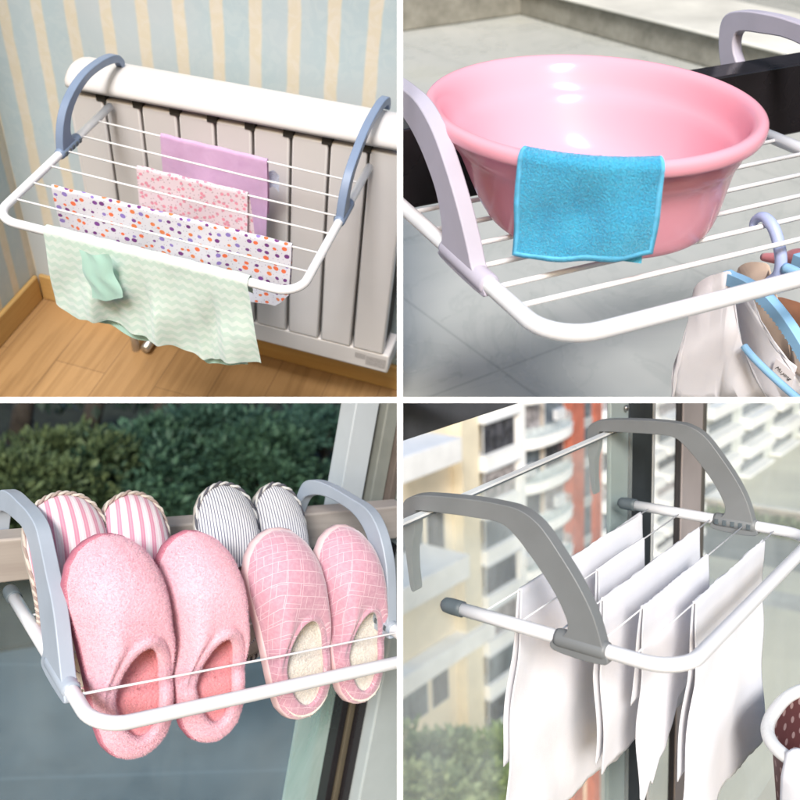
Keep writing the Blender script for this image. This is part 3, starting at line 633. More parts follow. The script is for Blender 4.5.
def slipper(p, heel, toe, view, L, Wd, st, label, group, mats, opening=(.30, .255, .40), H=.066, side=.040, hl=.030, lip=.006, fz=0, cord=None, roll=0, seed=0, sole_t=.016, cap_only=False):
    """heel, toe: points in panel coordinates; view: direction the upper faces"""
    y_ = (toe - heel).normalized(); z_ = (view - y_ * view.dot(y_)).normalized()
    z_ = Matrix.Rotation(roll, 3, y_) @ z_; x_ = y_.cross(z_)
    rot = Matrix([[x_[i], y_[i], z_[i], 0] for i in range(3)] + [[0, 0, 0, 1]])
    r = thing('slipper', p, tuple(heel), label, 'slipper', group, rot)
    k = (toe - heel).length / L
    poly = slip_outline(L * k, Wd); LL = L * k
    oc, ob, oa = opening; c = (0, oc * LL); N = 72
    phs = [2 * math.pi * i / N for i in range(N)]
    rad_ = [ray(poly, c, a) for a in phs]
    def opn(a): return (oa * Wd * math.cos(a), ob * LL * math.sin(a))
    def Ho(a):
        s = math.sin(a); return side + (H - side) * max(0, s) ** 1.15 if s > 0 else side + (hl - side) * (-s) ** 1.5
    def P(i, t, dz=0, sh=1.0):
        a = phs[i]; ox, oy = opn(a); ex, ey = rad_[i] * math.cos(a) * sh, rad_[i] * math.sin(a) * sh
        g = t; x = ox + (ex - ox) * g; y = c[1] + oy + (ey - oy) * g
        h = (1 - max(0, min(1, t)) ** (2.3 if math.sin(a) > -.2 else 1.9)) ** .5
        s = math.sin(a); bul = .011 * max(0, s) * math.sin(math.pi * t)
        z = sole_t * .8 + (Ho(a) - sole_t * .8) * h + bul
        return Vector((x, y, z + dz))
    # sole
    b = NB(); rings = []
    for zz, sc in ((.0, .95), (.001, .975), (.005, 1.01), (sole_t * .75, 1.015), (sole_t, 1.0)):
        rings.append([Vector((rad_[i] * math.cos(a) * sc, c[1] + rad_[i] * math.sin(a) * sc, zz)) for i, a in enumerate(phs)])
    loft(b, rings, True, True, True); bmesh.ops.recalc_face_normals(b, faces=b.faces[:]); part(r, 'sole', b, mats['sole'], local=True, smooth=True)
    # upper
    b = NB(); T = [1, .985, .95, .88, .78, .66, .54, .42, .30, .20, .11, .04, 0]
    rings = [[P(i, t) for i in range(N)] for t in T]
    # rolled collar
    for dr, dz in ((-.55, .35), (-1.2, .25), (-1.6, -.4), (-1.3, -1.2)):
        ring = []
        for i, a in enumerate(phs):
            q = P(i, 0); d = Vector((math.cos(a) / oa / Wd, math.sin(a) / ob / LL, 0)).normalized()
            ring.append(q + d * dr * lip + Vector((0, 0, dz * lip)))
        rings.append(ring)
    V = loft(b, rings); uvl = b.loops.layers.uv.verify(); bmesh.ops.recalc_face_normals(b, faces=b.faces[:])
    if sum(f.normal.z for f in b.faces) < 0: bmesh.ops.reverse_faces(b, faces=b.faces[:])
    for f in b.faces:
        for l in f.loops:
            q = l.vert.co; dx, dy = q.x, q.y - c[1]; dl = math.hypot(dx, dy) + 1e-6; dr = max(0, H - q.z) * .9
            l[uvl].uv = (q.x + dx / dl * dr, q.y + dy / dl * dr)
    if fz: fuzz(b, fz, .0026, .00022, seed + 3, droop=.6)
    up = part(r, 'upper', b, mats['upper'], local=True, smooth=True)
    # lining: inner wall and footbed
    b = NB(); rings = []
    for t, kk in ((0, -1.0), (.10, -.9), (.3, 0), (.55, 0), (.80, 0), (.93, 0)):
        ring = []
        for i, a in enumerate(phs):
            q = P(i, t * (.92 if math.sin(a) > 0 else .8)); q.z = max(sole_t + .006, q.z - .007)
            if t == 0:
                d = Vector((math.cos(a) / oa / Wd, math.sin(a) / ob / LL, 0)).normalized(); q += d * lip * -1.0
            ring.append(q)
        rings.append(ring)
    rings.append([Vector((rad_[i] * math.cos(a) * .9, c[1] + rad_[i] * math.sin(a) * .9, sole_t + .004)) for i, a in enumerate(phs)])
    for sc in (.7, .4, .1): rings.append([Vector((rad_[i] * math.cos(a) * sc, c[1] + rad_[i] * math.sin(a) * sc, sole_t + .004 + (.002 if sc < .6 else 0))) for i, a in enumerate(phs)])
    loft(b, rings, True, False, True); bmesh.ops.recalc_face_normals(b, faces=b.faces[:])
    if fz or mats.get('fl'): 
        bmesh.ops.reverse_faces(b, faces=[]) 
        ff = sum(f.normal.z for f in b.faces if f.calc_center_median().z < sole_t + .008)
        if ff < 0: bmesh.ops.reverse_faces(b, faces=b.faces[:])
        fuzz(b, 9000, .0032, .0004, seed + 9, droop=.6)
    part(r, 'lining', b, mats['lining'], local=True, smooth=True)
    if cord:
        b = NB()
        for s_ in (0, 1):
            pts = []; turns = 58
            for j in range(900):
                f = j / 900; idx = f * N; i0 = int(idx) % N; i1 = (i0 + 1) % N; fr = idx - int(idx); q = P(i0, .985).lerp(P(i1, .985), fr)
                a = 2 * math.pi * f; o = Vector((math.cos(a), math.sin(a), 0)); an = turns * 2 * math.pi * f + s_ * math.pi
                pts.append(q + o * (.0015 * math.cos(an) + .0026) + Vector((0, 0, .0015 * math.sin(an) + .0018)))
            tube(b, pts, .0021, 7, closed=True)
            part(r, 'braided_cord', b, cord[s_], local=True, smooth=True); b = NB()
    return r
def plush(name, a, bcol):
    t = NT(name); c = t.co(); n = t.noise(c, 300, 3); n2 = t.noise(c, 22, 3)
    col = t.mix(t.step(n, .3, .7), a, bcol); t.bump(t.math('ADD', n, n2), .7, .003)
    return t.fin(t.mix(t.math('MULTIPLY', t.step(n2, .35, .7), .35), col, tuple(min(1, x * 1.1) for x in bcol)), .95, sheen=.7, spec=.05)
def plaid():
    t = NT('quilted_rose_velvet'); uv = t.co('UV'); g = t.map(uv, rot=(0, 0, R_(22)), sc=(1, 1, 1))
    def br(v, w_, h_, off):
        x = t.n('TexBrick'); x.offset = off; t.put(x.inputs['Vector'], v)
        for k, q in (('Scale', 1), ('Mortar Size', .00055), ('Mortar Smooth', .4), ('Brick Width', w_), ('Row Height', h_)): x.inputs[k].default_value = q
        return x.outputs['Fac']
    l1 = br(g, .036, .0175, .38); l2 = br(t.map(g, loc=(.006, .008, 0), rot=(0, 0, R_(90))), .046, .0245, .43)
    m = t.math('MAXIMUM', l1, t.math('MULTIPLY', l2, .8)); n = t.noise(t.co(), 200, 3)
    col = t.mix(t.step(n, .3, .7), (.57, .29, .37), (.64, .36, .44)); t.bump(t.math('SUBTRACT', t.math('MULTIPLY', n, .2), t.math('MULTIPLY', m, .8)), .4, .0015)
    return t.fin(t.mix(m, col, (.80, .56, .62)), .85, sheen=.6, spec=.1)
def stripes(name, A, B, w1, thin=.5, extra=None):
    t = NT(name); uv = t.co('UV'); s = t.sep(t.map(uv, rot=(0, 0, R_(4)))); f = t.math('FRACT', t.math('DIVIDE', t.math('ADD', s[0], .5), w1))
    k = t.step(t.math('ABSOLUTE', t.math('SUBTRACT', f, .5)), thin / 2 + .05, thin / 2 - .05); n = t.noise(t.co(), 500, 3)
    col = t.mix(k, A, B)
    if extra: # paired pinstripes
        f2 = t.math('FRACT', t.math('DIVIDE', t.math('ADD', s[0], .5), w1 / 3)); k2 = t.step(t.math('ABSOLUTE', t.math('SUBTRACT', f2, .5)), .22, .12); col = t.mix(t.math('MULTIPLY', k2, .45), col, extra)
    t.bump(n, .4, .001); return t.fin(t.mix(.3, col, t.ramp(n, [(.3, (.8, .8, .8)), (.7, (1, 1, 1))]), 'MULTIPLY'), .9, sheen=.3, spec=.1)
mp = dict(upper=plush('pink_plush', (.82, .45, .54), (.87, .53, .61)), sole=plain('dusky_pink_sole', (.50, .16, .22), .7, .1, 20, 200, .3), lining=plush('salmon_plush', (.82, .28, .32), (.86, .36, .39)))
mq = dict(upper=plaid(), sole=plain('pale_rose_sole', (.72, .52, .53), .7, .05, 20, 200, .3), lining=plush('cream_fleece', (.70, .64, .56), (.84, .79, .72)), fl=1)
ms = dict(upper=stripes('pink_ticking', (.82, .74, .76), (.66, .28, .38), .0155, .42, (.74, .48, .55)), sole=plain('beige_felt', (.48, .43, .37), .9, .1, 60, 300, .6), lining=plain('linen_lining', (.62, .57, .50), .9, .1, 60, 300, .5))
mg = dict(upper=stripes('grey_pinstripe', (.74, .74, .76), (.12, .125, .19), .0043, .32), sole=plain('beige_felt_sole', (.50, .45, .40), .9, .1, 60, 300, .6), lining=plain('fleece_lining', (.60, .55, .49), .9, .1, 60, 300, .5))
cordp = (plain('cream_cord', (.55, .50, .44), .8, .06, 60), plain('brown_cord', (.34, .27, .24), .8, .06, 60)); cordg = (plain('white_cord', (.58, .58, .57), .8, .06, 60), plain('dark_cord', (.10, .10, .12), .8, .06, 60))
OPB = (.30, .235, .33)
B_ = lambda u, v, y: at('BL', u, v, 'y', y)
VW = Vector((-.10, -.82, .56)); VF = Vector((.06, -.81, .555))
gb, gf = 'striped slippers at the back of the rack', 'closed slippers at the front of the rack'
slipper('BL', B_(88, 690, .205), B_(55, 496, .345), VW, .27, .114, 0, 'pink striped slipper behind the left hook with a braided cord edge', gb, ms, cord=cordp, opening=OPB, roll=R_(4), H=.050, side=.022, hl=.02, lip=.003)
slipper('BL', B_(145, 690, .215), B_(125, 494, .345), VW, .27, .106, 0, 'pink striped slipper between the left hook and the second plush slipper', gb, ms, cord=cordp, opening=OPB, H=.050, side=.022, hl=.02, lip=.003)
slipper('BL', B_(245, 658, .212), B_(215, 485, .335), VW, .26, .100, 0, 'grey pinstriped slipper with dark braided cord left of its twin', gb, mg, cord=cordg, opening=OPB, H=.046, side=.022, hl=.02, lip=.003)
slipper('BL', B_(297, 655, .225), B_(267, 485, .345), VW, .26, .092, 0, 'grey pinstriped slipper with dark braided cord nearest the right hook', gb, mg, cord=cordg, opening=OPB, H=.046, side=.022, hl=.02, lip=.003)
slipper('BL', B_(136, 753, .100), B_(93, 536, .205), VF, .28, .118, 0, 'fluffy pink plush slipper with salmon lining nearest the left hook', gf, mp, fz=55000, H=.086, side=.040, hl=.032, lip=.009, roll=R_(2), sole_t=.020)
slipper('BL', B_(209, 738, .100), B_(180, 532, .205), VF, .28, .110, 0, 'fluffy pink plush slipper with salmon lining beside the plaid pair', gf, mp, fz=55000, H=.086, side=.040, hl=.032, lip=.009, roll=R_(0), sole_t=.020, seed=7)
slipper('BL', B_(302, 714, .100), B_(264, 530, .190), VF, .25, .118, 0, 'rose quilted slipper with cream fleece lining beside the plush pair', gf, mq, opening=(.30, .255, .36), H=.066, side=.036, hl=.027, lip=.005, sole_t=.020)
slipper('BL', B_(357, 700, .100), B_(331, 526, .190), VF, .25, .106, 0, 'rose quilted slipper with cream fleece lining nearest the right hook', gf, mq, opening=(.30, .255, .36), H=.066, side=.036, hl=.027, lip=.005, sole_t=.020, seed=5)

# window posts at the right of the slippers
PY = .46
def post(p, px, y, th, z0, z1, mat, name='window_post', label='', root=None, cat='window post'):
    xa = at(p, px[0][0], px[0][1], 'y', y).x; xb = at(p, px[1][0], px[1][1], 'y', y).x
    b = NB(); box(b, (xa, y, z0), (xb, y + th, z1))
    return part(root, name, b, mat, bevel=.0025)
wl = thing('window_frame', 'BL', (.70, PY, -1.0), 'upright window frame of white, grey and black strips right of the slippers', 'window frame')
whp = plain('white_aluminium', (.44, .48, .51), .35, .04, 6)
whp2 = 0
post('BL', ((343, 480), (366, 480)), PY, .05, .02, .8, whp, 'white_strip', root=wl)
b = NB(); box(b, (at('BL', 366, 480, 'y', PY).x + .001, PY + .03, -.02), (at('BL', 372, 480, 'y', PY).x, PY + .05, .8)); part(wl, 'seal', b, black_paint)
xr = at('BL', 372, 480, 'y', PY).x
greyst = plain('grey_strip', (.20, .21, .19), .5, .1, 8); brst = plain('brown_strip', (.13, .105, .09), .5, .15, 10)
b = NB(); box(b, (xr + .001, PY - .005, -.02), (xr + .034, PY + .04, .8)); part(wl, 'grey_strip', b, greyst, bevel=.003)
b = NB(); box(b, (xr + .035, PY - .02, -.02), (xr + .052, PY + .04, .8)); part(wl, 'dark_strip', b, brst, bevel=.003)
b = NB(); box(b, (xr + .053, PY - .04, -.02), (xr + .25, PY + .04, .8)); part(wl, 'outer_strip', b, greyst, bevel=.003)
xb0 = at('BL', 344, 700, 'y', PY - .03).x; 
b = NB(); box(b, (xb0, PY - .03, -1.3), (xb0 + .016, PY + .04, -.03)); part(wl, 'black_post', b, black_paint, bevel=.002)
b = NB(); box(b, (xb0 + .0165, PY - .036, -1.3), (xb0 + .030, PY + .04, -.03)); part(wl, 'brown_post', b, plain('bronze_strip', (.10, .085, .06), .4, .1), bevel=.002)
b = NB(); box(b, (xb0 + .0305, PY - .045, -1.3), (xb0 + .052, PY + .04, -.03)); part(wl, 'dark_post', b, black_paint, bevel=.002)
b = NB(); box(b, (xb0 + .053, PY - .075, -1.3), (xb0 + .32, PY + .04, -.02)); part(wl, 'pale_post', b, plain('pale_blue_aluminium', (.42, .47, .48), .4, .05, 6), bevel=.004)
def glassm(name, tint=(.8, .95, .92), a=.18, rough=.02):
    t = NT(name); gl = t.n('BsdfGlossy'); gl.inputs[0].default_value = (1, 1, 1, 1); gl.inputs[1].default_value = rough; tr = t.n('BsdfTransparent'); tr.inputs[0].default_value = (*tint, 1)
    df = t.n('BsdfDiffuse'); df.inputs[0].default_value = (.8, .85, .85, 1); m1 = t.n('MixShader')
    t.put(m1.inputs[0], t.math('MULTIPLY', t.ramp(t.noise(t.map(t.co(), sc=(1, 1, .5)), 5, 5, .6, .6), [(.3, .5), (.75, 1.7)]), a))  # patchy white veil painted in for haze and reflections, and smears
    t.t.links.new(tr.outputs[0], m1.inputs[1]); t.t.links.new(df.outputs[0], m1.inputs[2]); m2 = t.n('MixShader'); lw = t.n('LayerWeight'); lw.inputs[0].default_value = .08
    t.t.links.new(t.math('MULTIPLY', lw.outputs['Facing'], .10), m2.inputs[0]); t.t.links.new(m1.outputs[0], m2.inputs[1]); t.t.links.new(gl.outputs[0], m2.inputs[2]); t.t.links.new(m2.outputs[0], t.out.inputs[0]); return t.m
b = NB(); box(b, (xb0 - .085, PY + .0, -1.3), (xb0 - .0005, PY + .008, .004)); part(wl, 'green_glass_edge', b, glassm('green_glass', (.62, .88, .82), .30))
b = NB(); box(b, (-.8, PY + .012, -1.3), (xb0 - .0005, PY + .018, .004)); solo('glass_panel', 'BL', b, glassm('bluish_glass', (.80, .90, .94), .07), 'low clear balcony glass below the rail behind the slippers', 'glass panel', smooth=False)

# pavement and trees below the balcony
def asphalt():
    t = NT('blue_grey_pavement'); c = t.co(); n = t.noise(c, 1.6, 6, .6, .6); n2 = t.noise(c, 60, 3); s = t.sep(t.map(c, rot=(0, 0, R_(20))))
    g = t.step(t.math('ABSOLUTE', t.math('SUBTRACT', t.math('FRACT', t.math('DIVIDE', s[1], 1.6)), .5)), .485, .495)
    col = t.ramp(n, [(.3, (.065, .090, .100)), (.7, (.13, .16, .17))]); col = t.mix(t.math('MULTIPLY', t.step(n2, .4, .7), .15), col, (.22, .27, .30))  # mottled paving, contrast raised to paint in reflections of the glass
    return t.fin(t.mix(t.math('MULTIPLY', g, .3), col, (.24, .29, .32)), .5)
GB = -4.0
solo('pavement', 'BL', box(NB(), (-6, .8, GB - .2), (16, 6.9, GB)), asphalt(), kind='structure', smooth=False)
b = NB(); gridmesh(b, 30, 20, lambda u, v: (-6 + 40 * u, 6.9 + 22 * v, GB + .05 + 1.2 * v + .25 * math.sin(u * 30) * math.sin(v * 17)))
solo('soil', 'BL', b, plain('dark_soil', (.018, .022, .014), .95, .3, 3, 30, .5), kind='structure')
def leafmat(name, a, b_, tr=.25):
    t = NT(name); o = t.n('ObjectInfo'); c = t.co(); n = t.noise(c, 1.6, 3); n2 = t.step(t.noise(c, 9, 3), .4, .65)
    col = t.mix(t.step(n, .35, .65), a, b_); col = t.mix(t.math('MULTIPLY', n2, .7), col, tuple(x * 1.25 for x in b_)); m = t.fin(col, .55, spec=.3)
    ts = t.n('BsdfTranslucent'); t.t.links.new(col, ts.inputs[0]); mx = t.n('MixShader'); mx.inputs[0].default_value = tr
    t.t.links.new(t.b.outputs[0], mx.inputs[1]); t.t.links.new(ts.outputs[0], mx.inputs[2]); t.t.links.new(mx.outputs[0], t.out.inputs[0]); return m
bark = plain('bark', (.03, .024, .018), .9, .25, 8, 40, .6)
def leaf(bm, c, d, up, l, w_):
    s = d.cross(up).normalized() * w_; n = s.cross(d).normalized() * (w_ * .25)
    bm.faces.new((bm.verts.new(c), bm.verts.new(c + d * l * .5 + s + n), bm.verts.new(c + d * l), bm.verts.new(c + d * l * .5 - s + n)))
def tree(p, base, h, rad, leafm, label, group, cat='tree', n_cl=40, per=70, ll=.10, seed=0, name='tree', low=.25, flat=1):
    rnd = random.Random(seed); r = thing(name, p, tuple(base), label, cat, group)
    b = NB(); base = Vector(base); top = base + Vector((rnd.uniform(-.1, .1) * h, rnd.uniform(-.1, .1) * h, h * .85)); tr = .028 * h + .01
    tube(b, smooth_pts([base, base.lerp(top, .35) + Vector((.03 * h, 0, 0)), base.lerp(top, .7), top], 4), tr, 8, rf=lambda t: tr * (1 - .85 * t))
    cl = []
    for k in range(n_cl):
        a = rnd.random() * 6.283; zz = low + (1 - low) * rnd.random() ** .8; prof_ = math.sin(math.pi * min(1, max(.08, (zz - low) / (1 - low) * .86 + .12))) ** .7
        rr = rad * prof_ * (.35 + .65 * rnd.random() ** .5); cl.append(base + Vector((rr * math.cos(a), rr * math.sin(a) * flat, h * zz)))
    for c in cl[::3]: m = base.lerp(top, min(.9, max(.15, (c.z - base.z) / h * .75))); tube(b, [m, m.lerp(c, .5) + Vector((0, 0, .03 * h)), c], .01, 5, rf=lambda t: tr * .35 * (1 - .8 * t) + .003)
    part(r, 'trunk', b, bark, smooth=True)
    b = NB()
    for c in cl:
        cr = rad * rnd.uniform(.16, .32); dirn = (c - base - Vector((0, 0, h * .4))).normalized()
        for _ in range(per):
            o = Vector((rnd.gauss(0, 1), rnd.gauss(0, 1), rnd.gauss(0, .7))); o *= cr / max(.6, o.length) * rnd.random() ** .4 * 1.0
            d = (o.normalized() + dirn * .6 + Vector((rnd.gauss(0, .5), rnd.gauss(0, .5), rnd.gauss(-.1, .4)))).normalized()
            leaf(b, c + o, d, Vector((rnd.gauss(0, .6), rnd.gauss(0, .6), 1)), ll * rnd.uniform(.45, 1.5), ll * rnd.uniform(.18, .32))
    part(r, 'crown', b, leafm, smooth=False)
    return r
lf_mid = [leafmat('sage_leaf', (.018, .045, .030), (.07, .14, .085)), leafmat('yellow_green_leaf', (.03, .055, .026), (.12, .16, .07)), leafmat('blue_green_leaf', (.015, .042, .032), (.06, .125, .09))]
lf_shade = leafmat('shaded_leaf', (.008, .014, .010), (.020, .036, .025), .1)  # leaf greens darkened to paint foliage in shade behind the sunlit shrubs
gsh = 'shrubs growing below the balcony rail'
shr = [(25, 478, 9.0, 1.5, 1.25, 1, 'yellow green leafy shrub at the far left beyond the rail'), (70, 452, 9.6, 1.7, 1.2, 1, 'yellowish round shrub behind the first striped slipper'), (122, 462, 9.4, 1.9, 1.3, 0, 'sage green shrub above the second striped slipper'), (155, 440, 9.9, 1.4, 1.0, 0, 'small sage shrub between the two striped pairs'), (222, 425, 9.9, 2.1, 1.3, 2, 'tall bluish green shrub above the grey slippers'), (268, 440, 9.3, 1.8, 1.2, 0, 'sage shrub in the gap left of the right hook'), (325, 425, 9.8, 2.0, 1.3, 2, 'bluish green shrub beside the white window strip')]
for i, (u, v, y, h, rd, mi, lab) in enumerate(shr):
    q = at('BL', u, v, 'y', y); h_ = (q.z - GB) + .1; tree('BL', (q.x, y, GB), max(.8, h_), rd * .85, lf_mid[mi], lab, gsh, 'shrub', 34, 150, .115, 50 + i, 'shrub', .35)
gtr = 'dark trees standing behind the shrubs'
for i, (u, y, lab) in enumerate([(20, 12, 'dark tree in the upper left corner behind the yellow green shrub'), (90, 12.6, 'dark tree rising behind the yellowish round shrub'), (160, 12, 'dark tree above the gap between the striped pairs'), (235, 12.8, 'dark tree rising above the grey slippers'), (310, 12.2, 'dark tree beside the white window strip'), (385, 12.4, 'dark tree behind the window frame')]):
    q = at('BL', u, 420, 'y', y); tree('BL', (q.x, y, GB + .3), 5.6, 1.9, lf_shade, lab, gtr, 'tree', 60, 60, .26, 80 + i, 'tree', .12)
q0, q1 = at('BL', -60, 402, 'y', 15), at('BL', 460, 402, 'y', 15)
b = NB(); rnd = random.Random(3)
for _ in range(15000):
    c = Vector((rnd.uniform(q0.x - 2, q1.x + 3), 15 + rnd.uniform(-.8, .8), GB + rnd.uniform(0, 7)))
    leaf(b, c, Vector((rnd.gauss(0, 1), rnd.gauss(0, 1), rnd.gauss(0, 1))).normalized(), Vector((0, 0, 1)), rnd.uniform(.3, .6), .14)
solo('woods', 'BL', b, lf_shade, kind='stuff', smooth=False, label='dense dark woods closing off the view behind the trees', cat='woods')
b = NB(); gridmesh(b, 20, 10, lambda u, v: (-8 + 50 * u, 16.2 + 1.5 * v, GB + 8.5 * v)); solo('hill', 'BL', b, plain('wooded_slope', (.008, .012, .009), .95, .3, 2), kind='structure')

# =================================================================== LOWER RIGHT: white cloths on a balcony
hookBR = outline([(.083, -.013), (.086, .006), (.097, .040), (.115, .072), (.139, .104), (.163, .131), (.188, .144), (.214, .1465), (.25, .146), (.30, .142), (.335, .137), (.354, .128), (.360, .112), (.358, .08), (.354, .04), (.350, .012), (.344, .012), (.346, .04), (.345, .07), (.340, .09), (.339, .112), (.334, .118), (.30, .121), (.25, .124), (.215, .124), (.196, .114), (.172, .090), (.148, .061), (.133, .036), (.128, .020), (.134, .008), (.146, .002), (.146, -.013)])
BRW = [.056, .1005, .151, .2005, .251]
rkBR = rack('BR', 'white drying rack with mid grey hooks clipped on the balcony glass', .49, .288, .0082, .044, BRW, [(0, hookBR), (.49, hookBR)], mid_grey, sleeve=(.083, .146), th=.017, rw=.0011, tip=True)
wh = cloth_obj('white_muslin', (.91, .905, .945), trl=.08, bst=.4)
gw = 'white cloths drying on the balcony rack'
def interp(tab):
    def f(u):
        for (a, x), (c, y) in zip(tab, tab[1:]):
            if a <= u <= c: return x + (y - x) * (u - a) / (c - a)
        return tab[-1][1]
    return f
def hang(x0, x1, yw, lf, lb, seed, label, amp=.010, **kw):
    amp *= .95
    o = solo('white_cloth', 'BR', drape(NB(), x0, x1, yw, .0005, lf, lb, .0018, amp, seed, nu=90, nv=90, freq=.4, **kw), wh, label, 'cloth', gw); return solid(o, .0012)
FQ = .35
hang(.090, .455, .251, lambda u: .37 + .006 * math.sin(8 * u) + .001 * math.sin(90 * u), .24, 1, 'white cloth on the wire nearest the glass, its left edge showing full length', .010, xoff=lambda u, d, s: -.10 * d * (1 - u))
hang(.205, .350, .2005, lambda u: .20, .18, 2, 'narrow white cloth between the rear cloth and the long middle one', .002)
hang(.120, .436, .151, lambda u: .24 + .008 * math.sin(11 * u) + .001 * math.sin(60 * u), .23, 3, 'white cloth on the middle wire with a straight right corner', .009)
hang(.125, .335, .1005, interp([(0, .255), (.05, .268), (.1, .260), (.15, .246), (.18, .257), (.24, .225), (.3, .216), (.34, .20), (.5, .175), (.53, .165), (.75, .15), (1, .14)]), .135, 4, 'white cloth with a ragged hem slanting up from its lower left corner', .012)
hang(.175, .436, .056, lambda u: .325 + .008 * math.sin(9 * u) + .0015 * math.sin(70 * u) * math.sin(23 * u), .22, 6, 'front white cloth hanging longest behind the front bar', .010, xoff=lambda u, d, s: d * (.20 * (u - 1) + .05 * u))
# balcony glass, overhead beam, posts
b = NB(); box(b, (-.9, .3235, -.95), (.578, .3315, .112)); gp = thing('glass_panel', 'BR', (-.1, .327, -.95), 'clear balcony glass panel the grey hooks grip', 'glass panel')
part(gp, 'pane', b, glassm('clear_glass', (.96, .98, .97), .12))
b = NB(); box(b, (-.9, .3225, .1135), (.578, .3325, .1165)); part(gp, 'edge_strip', b, plain('polished_edge', (.86, .88, .88), .3, .03))
b = NB(); box(b, (-.9, .3220, .1112), (.578, .3330, .1130)); part(gp, 'edge_seal', b, plain('edge_seal', (.14, .16, .17), .4, .05))
XB0 = at('BR', 402, 442, 'y', .29); XB1 = at('BR', 522, 402, 'y', .29)
zbm = (XB0.z + XB1.z) / 2
solo('overhead_beam', 'BR', box(NB(), (-.6, .29, zbm), (.62, .34, zbm + .2)), plain('charcoal_beam', (.06, .063, .07), .6, .15, 12, 80, .4), 'dark charcoal beam cutting across the top left above the balcony', 'beam', bevel=.0015, smooth=False)
wf = thing('window_frame', 'BR', (.62, .33, -1.1), 'tall aluminium window uprights behind the far hook', 'window frame')
def up(name, ua, ub, y, th, mat, v=430, z0=-1.2, z1=.5, bw=.002):
    xa, xb = at('BR', ua, v, 'y', y).x, at('BR', ub, v, 'y', y).x; b = NB(); box(b, (xa, y, z0), (xb, y + th, z1)); return part(wf, name, b, mat, bevel=bw)
up('grey_green_strip', 611, 629, .335, .008, plain('grey_green_aluminium', (.34, .39, .38), .4, .06, 6))
up('black_strip', 629.3, 653, .333, .010, plain('black_aluminium', (.03, .036, .042), .35, .2, 9))
up('slim_white_strip', 653.5, 656, .336, .004, plain('white_bead', (.7, .7, .68), .4, .03))
up('dark_bead', 679, 683, .336, .008, plain('dark_bead', (.05, .045, .045), .5, .1))
up('taupe_strip', 683.4, 703, .333, .010, plain('taupe_aluminium', (.42, .37, .36), .4, .08, 5))
up('taupe_edge', 703.5, 707, .336, .006, plain('taupe_edge', (.12, .11, .10), .4, .08, 5))
sc_ = at('BR', 626, 408, 'y', .332); b = NB(); bmesh.ops.create_uvsphere(b, u_segments=20, v_segments=12, radius=.0058, matrix=Matrix.Translation((sc_.x, .331, sc_.z)) @ Matrix.Scale(.6, 4, (0, 1, 0)))
part(wf, 'screw', b, plain('steel_screw', (.4, .38, .36), .3, .1, metal=.9), smooth=True)
b = NB(); box(b, (.742, .346, -1.1), (2.4, .352, .45)); solo('glass_panel', 'BR', b, glassm('far_glass', (.97, .98, .97), .10), 'large clear window pane right of the taupe upright', 'glass panel', smooth=False)
# laundry basket
BZ = -.20
bk = thing('laundry_basket', 'BR', (.56, -.08, -.56), 'brown perforated laundry basket with a thick white rim below the rack', 'basket')
c0 = at('BR', 872, 738, 'z', BZ)
brown = None
def basket_m():
    t = NT('brown_basket'); c = t.co('UV'); d = t.vor(t.map(c, sc=(1, 1, 1)), 46, .1, dim='2D')
    hole = t.step(d, .24, .18); return t.fin(t.mix(hole, (.10, .035, .035), (.30, .20, .19)), .5)
bmm = basket_m()
def se(a, r1, r2, z): 
    cc, ss = math.cos(a), math.sin(a); e = .75
    return Vector((c0.x + r1 * math.copysign(abs(cc) ** e, cc), c0.y + r2 * math.copysign(abs(ss) ** e, ss), z))
KR = .118
rim = [se(k * 2 * math.pi / 96, KR, KR, BZ) for k in range(96)]
b = NB(); tube(b, rim, .0066, 14, closed=True); part(bk, 'rim', b, plain('white_rim_plastic', (.80, .80, .79), .3, .02), smooth=True)
b = NB(); gridmesh(b, 96, 12, lambda u, v: se(u * 2 * math.pi, KR - .004 - .035 * (1 - v), KR - .004 - .035 * (1 - v), BZ - .36 * (1 - v)), lambda u, v: (u * .75, v * .36)); part(bk, 'body', b, bmm, smooth=True)
solid(bk.children[1], .004)
b = NB(); rr_ = random.Random(2)
def cl_fn(u, v):
    a = math.pi * (.84 + .75 * u); q = se(a, KR + .013 + .006 * math.sin(9 * u), KR + .013 + .006 * math.sin(9 * u), BZ + .012 - .26 * v)
    if v < .12: q = se(a, KR - .02 + .033 * v / .12, KR - .02 + .033 * v / .12, BZ + .006 + .008 * math.sin(v / .12 * 3.14))
    return q + Vector((.004 * math.sin(12 * u + 4 * v), .003 * math.sin(17 * u), 0))
gridmesh(b, 40, 40, cl_fn)
solid(solo('white_sheet', 'BR', b, wh, 'white sheet spilling over the front of the brown basket', 'sheet'), .0015)

# ---------------- city beyond the balcony
YB = 30.0
X_ = lambda u, v=480: at('BR', u, v, 'y', YB).x
Z_ = lambda v, u=490: at('BR', u, v, 'y', YB).z
FH = (Z_(436) - Z_(663)) / 5
Z0f = Z_(449)
cream = plain('cream_render', (.82, .72, .55), .8, .05, .6, 8, .1); white_r = plain('white_render', (.86, .85, .83), .7, .04, .8)
red_r = plain('red_tile', (.42, .13, .085), .7, .12, 1.5, 20, .2); grey_gl = plain('grey_window_glass', (.13, .15, .17), .15, .3, .9, spec=.8); pale_w = plain('pale_window_frame', (.62, .63, .64), .5, .04); shade_r = plain('shaded_render', (.50, .42, .34), .8, .08, .7)
GZ = -46.0
bd = thing('apartment_building', 'BR', ((X_(395) + X_(600)) / 2, YB, GZ), 'cream and white apartment tower with bay windows, curved balconies and red strips', 'building')
def bx(name, x0, x1, y0, y1, z0, z1, mat, root=None, bw=0):
    b = NB(); box(b, (x0, y0, z0), (x1, y1, z1)); return part(root or bd, name, b, mat, bevel=bw)
TOP = 4.0
